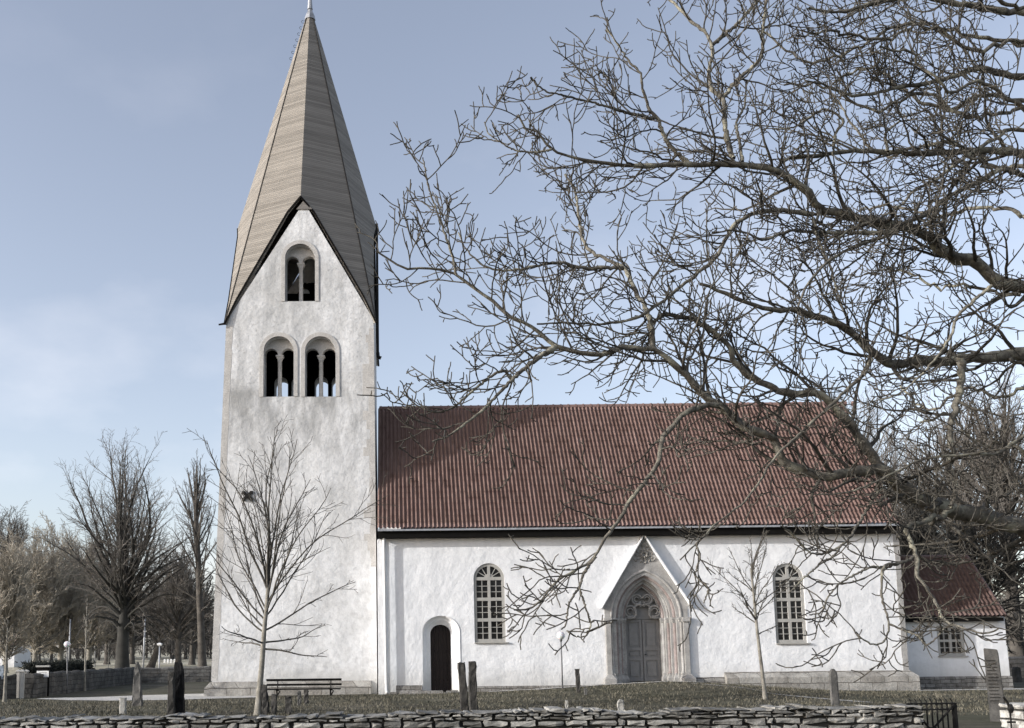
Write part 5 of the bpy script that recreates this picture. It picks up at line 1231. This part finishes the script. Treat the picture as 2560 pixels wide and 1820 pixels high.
# iron gate
gd = 11.4; GYY = CAM[1] + gd
ga_, gb_ = P(2266, 1757, GYY), P(2386, 1757, GYY)
gate = thing('iron_gate', 'low dark wrought iron gate with curled tips at the end of the long stone wall', 'gate', ((ga_[0] + gb_[0]) / 2, GYY, 0))
x0, x1, zt = ga_[0] + 0.02, gb_[0], (ga_[2] + gb_[2]) / 2
mb = MB()
for x in (x0, x1): mb.box(x - 0.016, x + 0.016, GYY - 0.016, GYY + 0.016, 0.05, zt)
for z in (zt - 0.008, zt - 0.075, 0.72, 0.62, 0.12): mb.box(x0, x1, GYY - 0.009, GYY + 0.009, z - 0.009, z + 0.009)
xm = (x0 + x1) / 2 - 0.03
mb.tube([(x0 + 0.01, GYY - 0.015, zt - 0.02), (xm, GYY - 0.015, 0.7)], 0.013, 6); mb.tube([(x1 - 0.01, GYY - 0.015, zt - 0.02), (xm, GYY - 0.015, 0.7)], 0.013, 6)
mb.build('gate_frame', M_iron, gate)
mb = MB(); nb = 9
for i in range(nb):
    x = x0 + (x1 - x0) * (i + 0.5) / nb
    mb.tube([(x, GYY, 0.08), (x, GYY, zt - 0.12), (x + 0.004, GYY, zt - 0.03), (x, GYY, zt + 0.02), (x - 0.02, GYY, zt + 0.05)], [0.010, 0.010, 0.009, 0.008, 0.006], 6)
    c = Vector((x + (x1 - x0) / nb / 2, GYY, zt - 0.041))
    mb.tube([c + Vector((0.026 * math.cos(t), 0, 0.03 * math.sin(t))) for t in np.linspace(0, 2 * math.pi, 13)[:-1]], 0.004, 5, True)
    mb.lathe((x, GYY, 0.66), [(0.004, -0.035), (0.014, 0.0), (0.004, 0.035)], 6)
mb.build('gate_bars', M_iron, gate)
mb = MB(); mb.add([(xm - 0.05, GYY - 0.03, 0.74), (xm + 0.05, GYY - 0.03, 0.74), (xm + 0.07, GYY - 0.03, 0.68), (xm, GYY - 0.03, 0.64), (xm - 0.07, GYY - 0.03, 0.68), (xm - 0.05, GYY, 0.74), (xm + 0.05, GYY, 0.74), (xm + 0.07, GYY, 0.68), (xm, GYY, 0.64), (xm - 0.07, GYY, 0.68)], [(0, 1, 2, 3, 4), (9, 8, 7, 6, 5), (0, 5, 6, 1), (1, 6, 7, 2), (2, 7, 8, 3), (3, 8, 9, 4), (4, 9, 5, 0)]); mb.build('lock_plate', M_iron, gate)
mb = MB(); hx = P(2522, 1770, CAM[1] + 11.45)[0]; hy = CAM[1] + 11.45
gp = thing('gate_catch', 'black iron gate catch fixed to the end of the bright stone wall', 'gate catch', (hx, hy, 0.9))
mb.tube([(hx - 0.05, hy, 1.06), (hx - 0.01, hy, 1.0), (hx + 0.01, hy, 0.9), (hx + 0.01, hy, 0.5)], [0.012, 0.016, 0.012, 0.01], 6); mb.lathe((hx + 0.02, hy, 0.93), [(0.02, -0.05), (0.035, 0.0), (0.02, 0.05)], 8); mb.bar((hx - 0.03, hy, 0.78), (hx + 0.06, hy, 0.78), 0.02, 0.02)
mb.build('rod', M_iron, gp)

# ---- standing stones and grave markers
def standing(name, label, cat, pxl, pxr, pyt, d, mat, thick=0.12, top='flat', seed=0, lean=0.0, widen=0.0, taper=1.0, group=None, rough=0.02, yaw=0.0):
    y = CAM[1] + d; xl, xr = P(pxl, 1740, y)[0], P(pxr, 1740, y)[0]; zt = P((pxl + pxr) / 2, pyt, y)[2]
    w = (xr - xl) / 2; cx = (xl + xr) / 2; zb = gz(cx, y) - 0.06; H = zt - zb
    rn = np.random.default_rng(seed)
    ts = [0, 0.12, 0.25, 0.4, 0.55, 0.7, 0.8] + ([0.85, 0.9, 0.94, 0.97, 0.99, 1.0] if top == 'round' else [0.9, 1.0]); n = len(ts) - 1
    loops = []
    for i, t in enumerate(ts):
        ww = w * (1 + widen * (1 - t) ** 2) * (taper + (1 - taper) * (1 - t))
        th = thick * (1 - 0.15 * t); zz = zb + H * t
        if top == 'round' and t > 0.8: ww *= math.sqrt(max(0.02, 1 - ((t - 0.8) / 0.2) ** 2))
        if top == 'point' and t > 0.85: ww *= 1 - 0.75 * (t - 0.85) / 0.15
        if top == 'rough' and i == n: ww *= 0.72
        l = []
        m = 16
        for k in range(m):
            a = 2 * math.pi * (k + 0.5) / m; c, s = math.cos(a), math.sin(a); e = 0.35
            px_, py_ = math.copysign(abs(c) ** e, c) * ww, math.copysign(abs(s) ** e, s) * th
            l.append((cx + lean * H * t + px_ * math.cos(yaw) - py_ * math.sin(yaw) + rn.normal(0, rough * 0.5), y + px_ * math.sin(yaw) + py_ * math.cos(yaw) + rn.normal(0, rough * 0.5), zz + (rn.normal(0, rough * 0.6) if 0 < i else 0)))
        loops.append(l)
    mb = MB(); mb.loft(loops, True, True)
    o = mb.build(name, mat); me = o.data
    o.location = (cx, y, zb); 
    for v in me.vertices: v.co -= Vector((cx, y, zb))
    return tag(o, label, cat, group)
GS = 'standing stones and grave markers in the churchyard'
standing('standing_stone', 'dark leaning standing stone, left one of the pair by the small door', 'gravestone', 1153, 1171, 1657, 29, M_dark_stone, 0.1, 'flat', 1, -0.06, 0.2, group=GS)
standing('standing_stone', 'dark upright standing stone, right one of the pair by the small door', 'gravestone', 1173, 1192, 1654, 28.5, M_dark_stone, 0.12, 'flat', 2, 0.0, 0.15, group=GS)
standing('stone_post', 'slim brown stone post right of the globe lamp before the nave', 'gravestone', 1442, 1452, 1673, 36, M_dark_stone, 0.07, 'flat', 3, -0.03, group=GS)
standing('grave_marker', 'small low grey marker at the foot of the slim stone post', 'gravestone', 1461, 1468, 1720, 35, M_grey_stone, 0.06, 'flat', 4, group=GS)
standing('grave_marker', 'small pale marker just behind the wall below the portal', 'gravestone', 1543, 1558, 1749, 27, M_pale_stone, 0.05, 'round', 5, group=GS)
standing('grave_marker', 'tiny pale peg behind the wall below the globe lamp', 'gravestone', 1413, 1419, 1752, 28, M_pale_stone, 0.04, 'flat', 6, group=GS)
standing('gravestone', 'tall round-topped grey gravestone below the right nave window', 'gravestone', 2077, 2097, 1672, 29.5, M_grey_stone, 0.06, 'round', 7, -0.01, group=GS, rough=0.006)
# far left
standing('standing_stone', 'grey shouldered standing stone with reddish top near the gravel path', 'gravestone', 334, 354, 1655, 33, M_grey_stone, 0.08, 'point', 9, -0.02, 0.5, 0.7, group=GS)
standing('stone_post', 'short pale stone post left of the shouldered standing stone', 'gravestone', 300, 316, 1744, 29.5, M_pale_stone, 0.08, 'flat', 10, group=GS, rough=0.008)
standing('gravestone', 'grey narrow slab forming the left part of the big dark double gravestone', 'gravestone', 420, 436, 1680, 28, M_dark_stone, 0.09, 'flat', 11, 0.0, 0.25, group=GS)
standing('gravestone', 'broad black rough gravestone, right part of the double gravestone left of tower', 'gravestone', 437, 461, 1657, 28.3, simple('black_granite', (0.010, 0.010, 0.011), 0.75, var=0.6, spec=0.1, bmp=0.03), 0.16, 'rough', 12, -0.03, 0.25, 0.85, group=GS)
# by the bench
standing('gravestone', 'dark leaning slab at the foot of the young tree before the tower', 'gravestone', 658, 672, 1712, 28, M_dark_stone, 0.1, 'flat', 13, -0.06, 0.3, group=GS)
standing('gravestone', 'narrow brown stone next to the leaning slab by the bench', 'gravestone', 679, 691, 1736, 28, M_dark_stone, 0.1, 'flat', 14, group=GS)
standing('gravestone', 'low mossy dark block in front of the middle of the bench', 'gravestone', 714, 728, 1741, 28, M_dark_stone, 0.12, 'flat', 15, group=GS)
standing('gravestone', 'small pale grey stone below the bench seat', 'gravestone', 744, 752, 1728, 33, M_grey_stone, 0.05, 'flat', 16, group=GS)
standing('gravestone', 'small dark stone in front of the right half of the bench', 'gravestone', 760, 771, 1726, 34, M_dark_stone, 0.07, 'flat', 17, group=GS)

# tall carved pillar at the right
d = 23.0; y = CAM[1] + d
pl_, pr_ = P(2470, 1760, y)[0], P(2510, 1760, y)[0]; zt = P(2468, 1618, y)[2]
pil = thing('carved_pillar', 'tall square stone pillar with carved lines in front of the chancel', 'pillar', ((pl_ + pr_) / 2, y, gz(pl_, y)))
mb = MB(); cx = (pl_ + pr_) / 2; w = (pr_ - pl_) / 2
def pl(ww, dd, z, ox=0.0): c, s = math.cos(0.55), math.sin(0.55); return [(cx + ox + a * ww * c + b * dd * s, y - a * ww * s + b * dd * c, z) for a, b in ((-1, -1), (1, -1), (1, 1), (-1, 1))]
z0 = gz(cx, y)
ls = [pl(w * 0.9, w * 0.85, z0 - 0.1, 0.03), pl(w * 0.87, w * 0.8, z0 + 0.5, 0.015), pl(w * 0.82, w * 0.76, z0 + 1.0, 0.0), pl(w * 0.78, w * 0.72, zt - 0.14, -0.01)]
tp = pl(w * 0.74, w * 0.68, zt - 0.02, -0.02); tp[1] = (tp[1][0], tp[1][1], zt - 0.05); tp[2] = (tp[2][0], tp[2][1], zt - 0.09)
mb.loft(ls + [tp], True, True); mb.build('shaft', M_pillar, pil, bevel=0.012)
mb = MB()
c, s = math.cos(0.55), math.sin(0.55)
for i in range(13):
    z = zt - 0.3 - i * 0.075; f = (z - z0) / (zt - z0); ox = 0.03 - 0.04 * f
    a0 = Vector((cx + ox - w * 0.86 * c * 0.78 - w * 0.81 * s, y + w * 0.86 * s * 0.78 - w * 0.81 * c, z)); a1 = Vector((cx + ox + w * 0.8 * c * (0.35 + 0.3 * ((i * 7) % 3) / 3) - w * 0.81 * s, y - w * 0.8 * s * (0.35 + 0.3 * ((i * 7) % 3) / 3) - w * 0.81 * c, z))
    mb.bar(a0, a1, 0.02, 0.018, (0, 0, 1))
mb.build('carved_line', M_iron, pil)

# ---- bench in front of the tower
by = -1.1; bl, br_ = P(663, 1700, by)[0], P(853, 1700, by)[0]
bench = thing('park_bench', 'long dark wooden bench with iron legs standing before the tower', 'bench', ((bl + br_) / 2, by, gz(bl, by)))
zg0 = gz((bl + br_) / 2, by)
zb1 = P(663, 1701, by)[2]; zb2_ = P(663, 1713, by)[2]; zs_ = P(663, 1723, by)[2]
mb = MB(); mb.box(bl, br_, by + 0.30, by + 0.335, zb1 - 0.045, zb1 + 0.045); mb.box(bl + 0.02, br_ + 0.0, by + 0.27, by + 0.305, zb2_ - 0.04, zb2_ + 0.04); mb.build('backrest', M_black, bench, bevel=0.006)
mb = MB()
for i in range(3): mb.box(bl + 0.03, br_ - 0.02, by - 0.24 + i * 0.16, by - 0.24 + i * 0.16 + 0.13, zs_ - 0.028, zs_ + 0.012)
mb.build('seat', M_black, bench, bevel=0.005)
for px in (692, 826):
    x = P(px, 1720, by)[0]; mb = MB()
    mb.tube([(x, by + 0.33, zb1), (x, by + 0.24, zs_), (x, by + 0.16, zs_ - 0.06)], 0.022, 8); mb.tube([(x, by - 0.22, zs_ - 0.03), (x, by + 0.22, zs_ - 0.03)], 0.022, 8)
    mb.tube([(x, by + 0.05, zs_ - 0.03), (x, by + 0.03, zg0 + 0.02), (x, by + 0.02, zg0 - 0.03)], [0.03, 0.028, 0.028], 8); mb.tube([(x + 0.02, by, zs_ - 0.04), (x + 0.12, by, zs_ - 0.08), (x + 0.03, by, zs_ - 0.24)], [0.03, 0.02, 0.03], 8)
    mb.build('leg', M_iron, bench, True)

# ---- lamps
def m_globe():
    m, nt, b = nmat('opal_glass'); b.inputs['Base Color'].default_value = (0.62, 0.63, 0.65, 1); b.inputs['Roughness'].default_value = 0.15; b.inputs['Specular IOR Level'].default_value = 0.5
    b.inputs['Subsurface Weight'].default_value = 0.3; return m
M_globe = m_globe()
def globe_lamp(label, px, pyg, pyb_px, d, r):
    y = CAM[1] + d; x = P(pyb_px, 1738, y)[0]; z = P(px, pyg, y)[2]; z0 = gz(x, y); xt = P(px, pyg, y)[0]
    t = thing('globe_lamp', label, 'lamp', (x, y, z0), 'globe lamps in the churchyard')
    mb = MB(); mb.tube([(x, y, z0 - 0.1), (x * 0.7 + xt * 0.3, y, z0 + (z - z0) * 0.3), (xt, y, z - r)], [0.032, 0.03, 0.026], 10); mb.lathe((xt, y, z - r), [(0.04, -0.07), (0.06, 0.0), (0.055, 0.05)], 10); mb.build('pole', M_steel, t, True)
    mb = MB(); n = 12; mb.lathe((xt, y, z), [(max(0.004, r * math.sin(math.pi * i / n)), -r * math.cos(math.pi * i / n)) for i in range(n + 1)], 20); mb.build('globe', M_globe, t, True)
globe_lamp('globe lamp on a thin grey pole before the nave, left of the portal', 1402, 1589, 1407, 38.0, 0.155)
globe_lamp('globe lamp on a pale pole by the dark churchyard wall at the left', 168, 1611, 168, 46.5, 0.15)
def pole(name, label, cat, px0, px1, pyt, d, r, head=None):
    y = CAM[1] + d; x = P(px0, 1650, y)[0]; xt, _, z = P(px1, pyt, y); z0 = gz(x, y)
    t = thing(name, label, cat, (x, y, z0))
    mb = MB(); mb.tube([(x, y, z0 - 0.1), (xt, y, z)], [r, r * 0.7], 8); mb.build('pole', M_zinc, t, True)
    if head == 'arm':
        mb = MB(); mb.tube([(xt, y, z - 0.1), (xt - 0.1, y, z + 0.15), (xt - 1.4, y, z + 0.3)], 0.05, 6); mb.build('arm', M_zinc, t)
        mb = MB(); mb.loft([[(xt - 1.2 - a, y - b, z + c), (xt - 1.2 - a, y + b, z + c)] for a, b, c in ((0, 0.12, 0.26), (0.0, 0.14, 0.36), (0.9, 0.14, 0.4), (0.9, 0.1, 0.3), (0, 0.12, 0.26))]); mb.build('lamp_head', M_whitepaint, t)
    if head == 'box':
        mb = MB(); mb.loft([[(xt - a, y - a, z + c), (xt + a, y - a, z + c), (xt + a, y + a, z + c), (xt - a, y + a, z + c)] for a, c in ((0.05, -0.03), (0.15, 0.03), (0.16, 0.14), (0.06, 0.2))], True, True); mb.build('lamp_head', M_whitepaint, t)
pole('flag_pole', 'tall white pole standing right of the lime tree trunk', 'pole', 358, 363, 1545, 92, 0.09)
pole('utility_pole', 'slim grey pole rising above the globe lamp at the left', 'pole', 172, 176, 1548, 112, 0.1)
pole('street_lamp', 'street lamp with long white head half hidden in the thicket', 'lamp', 238, 237, 1508, 130, 0.08, 'arm')
pole('path_lamp', 'short lamp post with white box head beyond the churchyard wall', 'lamp', 398, 399, 1614, 72, 0.06, 'box')

# ---- churchyard walls, gate posts, notice board on the left
def side_wall(name, label, a, b, h, mat, th=0.5, seed=0):
    a, b = Vector(a), Vector(b); n = max(6, int((b - a).length / 0.5)); rn = np.random.default_rng(seed); d = (b - a).normalized(); nrm = Vector((d.y, -d.x))
    loops = []
    for i in range(n + 1):
        p = a + (b - a) * i / n; z = gz(p.x, p.y); hh = h + rn.normal(0, 0.025)
        l = []
        for o, zz in ((0.5, -0.2), (0.48, 0.35), (0.46, 0.7), (0.42, 0.97), (0.2, 1.02), (-0.2, 1.02), (-0.42, 0.97), (-0.48, 0.4), (-0.5, -0.2)):
            q = p + nrm * (th * o + rn.normal(0, 0.012)); l.append((q.x, q.y, z + hh * zz + rn.normal(0, 0.01)))
        loops.append(l)
    mb = MB(); mb.loft(loops, False, True); o = mb.build(name, mat)
    return tag(o, label, 'wall')
M_wall_dark = m_stone('dark_mossy_wall', (0.035, 0.034, 0.032), (0.15, 0.145, 0.135), 1.6, bmp=0.06, block=(0.55, 0.22))
M_wall_pale = m_stone('pale_field_wall', (0.10, 0.095, 0.088), (0.33, 0.315, 0.285), 1.6, bmp=0.06, block=(0.55, 0.22))
w0 = P(70, 1700, 2.0)[0]; w1 = P(335, 1700, 24.5)[0]
side_wall('churchyard_wall', 'dark mossy stone wall running back from the gate posts at the left', (w0, 2.0), (w1, 24.5), 0.98, M_wall_dark, seed=2)
side_wall('churchyard_wall', 'paler stone wall across the back between lime tree and tower', (w1, 25.0), (P(560, 1700, 26.5)[0], 26.5), 0.95, M_wall_pale, seed=3)
side_wall('churchyard_wall', 'low stone wall behind the chancel at the right edge', (P(2505, 1680, 16)[0], 16.0), (P(2720, 1680, 14)[0], 14.0), 1.15, M_wall_pale, seed=4)
side_wall('churchyard_wall', 'dark stone wall left of the gate posts at the left edge', (P(-60, 1700, 0.5)[0], 0.5), (P(36, 1700, 1.6)[0], 1.6), 0.95, M_wall_dark, seed=6)
for i, (px, d, lab) in enumerate(((46, 42, 'leftmost of the pale squared gate posts at the left'), (56, 41.5, 'middle pale squared gate post at the left'), (65, 42.3, 'rightmost pale gate post, touching the dark churchyard wall'))):
    y = CAM[1] + d; x = P(px, 1700, y)[0]; z0 = gz(x, y); zt = P(px, 1677, y)[2]; w = 0.07 if i else 0.075
    t = thing('gate_post', lab, 'gate post', (x, y, z0), 'pale gate posts')
    mb = MB(); mb.box(x - w, x + w, y - w, y + w, z0 - 0.1, zt - 0.06); mb.build('shaft', M_frame, t, bevel=0.01)
    mb = MB(); mb.loft([[(x + a * e, y + b * e, zt + c) for a, b in ((-1, -1), (1, -1), (1, 1), (-1, 1))] for e, c in ((w, -0.06), (w + 0.03, -0.04), (w + 0.03, 0.0), (0.02, 0.05))], True, True); mb.build('cap', M_frame, t)
# gate leaf and info board at the very edge
y = CAM[1] + 41; bx0, bx1 = P(-22, 1680, y)[0], P(8, 1680, y)[0]; zt, zb = P(0, 1664, y)[2], P(0, 1698, y)[2]
t = thing('information_board', 'blue-grey information board cut by the left picture edge', 'board', ((bx0 + bx1) / 2, y, gz(bx0, y)))
mb = MB(); mb.box(bx0, bx1, y, y + 0.04, zb, zt); mb.build('panel', simple('blue_grey_panel', (0.22, 0.26, 0.31), 0.5, var=0.5, scale=9), t)
for x in (bx0 + 0.05, bx1 - 0.05): mb = MB(); mb.box(x - 0.03, x + 0.03, y + 0.041, y + 0.1, gz(x, y) - 0.1, zt + 0.03); mb.build('post', M_black, t)
# notice board
y = 3.45; a, b = P(92, 1684, y), P(122, 1684, y); zt, zb = P(107, 1677, y)[2], P(107, 1693, y)[2]; zr = P(107, 1667, y)[2]
t = thing('notice_board', 'white notice sheet on a dark stand above the churchyard wall', 'notice board', ((a[0] + b[0]) / 2, y, gz(a[0], y)))
mb = MB(); mb.box(a[0], b[0], y - 0.02, y + 0.01, zb, zt); mb.build('panel', M_whitepaint, t)
mb = MB()
for i, (u, v) in enumerate(((0.2, 0.85), (0.15, 0.9))): zz = zt - (zt - zb) * (0.3 + 0.22 * i); mb.box(a[0] + (b[0] - a[0]) * u, a[0] + (b[0] - a[0]) * v, y - 0.024, y - 0.019, zz - 0.008, zz + 0.008)
mb.box(a[0] + (b[0] - a[0]) * 0.44, a[0] + (b[0] - a[0]) * 0.58, y - 0.024, y - 0.019, zb + 0.05, zb + 0.09); mb.build('lettering', M_black, t)
mb = MB(); mb.box(a[0] - 0.03, b[0] + 0.03, y - 0.08, y + 0.08, zr - 0.01, zr + 0.06); mb.build('top_rail', M_frame, t)
for x in (a[0] + 0.02, b[0] - 0.02): mb = MB(); mb.box(x - 0.035, x + 0.035, y + 0.016, y + 0.08, gz(x, y) - 0.1, zr - 0.012); mb.build('post', M_black, t)
mb = MB(); mb.box(a[0] + 0.06, b[0] - 0.06, y + 0.0, y + 0.03, zt + 0.01, zr - 0.012); mb.build('header', M_black, t)

# dark clipped hedge behind the wall
rgx = np.random.default_rng(15); n = 9000
hx0, hx1 = P(72, 1680, 14)[0], P(215, 1680, 24)[0]
tt = rgx.random(n); hp = np.stack([hx0 + (hx1 - hx0) * tt + rgx.normal(0, 0.25, n), 14 + 10 * tt + rgx.uniform(-0.4, 0.4, n), rgx.uniform(0.05, 1.35, n) + 0.08 * np.sin(tt * 40)], -1)
hd = rgx.normal(size=(n, 3)); hd /= np.linalg.norm(hd, axis=1, keepdims=True)
V, F = tubes_mesh([(np.stack([hp, hp + hd * 0.1, hp + hd * 0.2 + (0, 0, 0.04)], 1), np.tile([0.025, 0.03, 0.006], (n, 1)))], 3)
o = np_obj('hedge', V, F, M_needle); tag(o, 'low dark hedge behind the churchyard wall and notice board', 'hedge')

# far white house at the left edge
y = 95.0; a = P(-40, 1640, y); b = P(36, 1640, y); zr, ze_ = P(0, 1596, y)[2], P(0, 1612, y)[2]
hs_ = thing('white_house', 'small white house with faded red roof far behind trees at the left edge', 'house', ((a[0] + b[0]) / 2, y, gz(a[0], y)))
mb = MB(); z0 = gz(a[0], y) - 0.3; mb.box(a[0], b[0], y, y + 6, z0, ze_); mb.build('wall', M_white, hs_)
mb = MB(); mb.loft([[(x, y - 0.4, ze_ - 0.1), (x, y + 3, zr + 0.8), (x, y + 6.4, ze_ - 0.1), (x, y + 6.2, ze_ - 0.15), (x, y + 3, zr + 0.6), (x, y - 0.2, ze_ - 0.15)] for x in (a[0] - 0.3, b[0] + 0.3)], True, True); mb.build('roof', M_tiles, hs_)
for k in range(2):
    x = a[0] + (b[0] - a[0]) * (0.55 + 0.25 * k); mb = MB(); mb.box(x - 0.4, x + 0.4, y - 0.03, y + 0.02, ze_ - 1.5, ze_ - 0.5); mb.build('window', M_glass, hs_)
# four small white stones on the field edge
for i, px in enumerate((412, 420, 428, 437)):
    y = 118.0; p = P(px, 1639, y); z = gz(p[0], y); q = MB(); q.loft([[(p[0] + a * e, y + b * e, z + c) for a, b in ((-1, -1), (1, -1), (1, 1), (-1, 1))] for e, c in ((0.14, -0.1), (0.15, 0.5), (0.08, 0.62))], True, True)
    tag(q.build('boundary_stone', M_whitepaint), 'small white boundary stone in the row at the far field edge', 'stone', 'white stones in a row on the field')
# dark gravestone and wall stones right of the chancel
standing('gravestone', 'dark low gravestone right of the chancel by the back wall', 'gravestone', 2538, 2556, 1668, 48, M_dark_stone, 0.15, 'round', 33, group=GS)
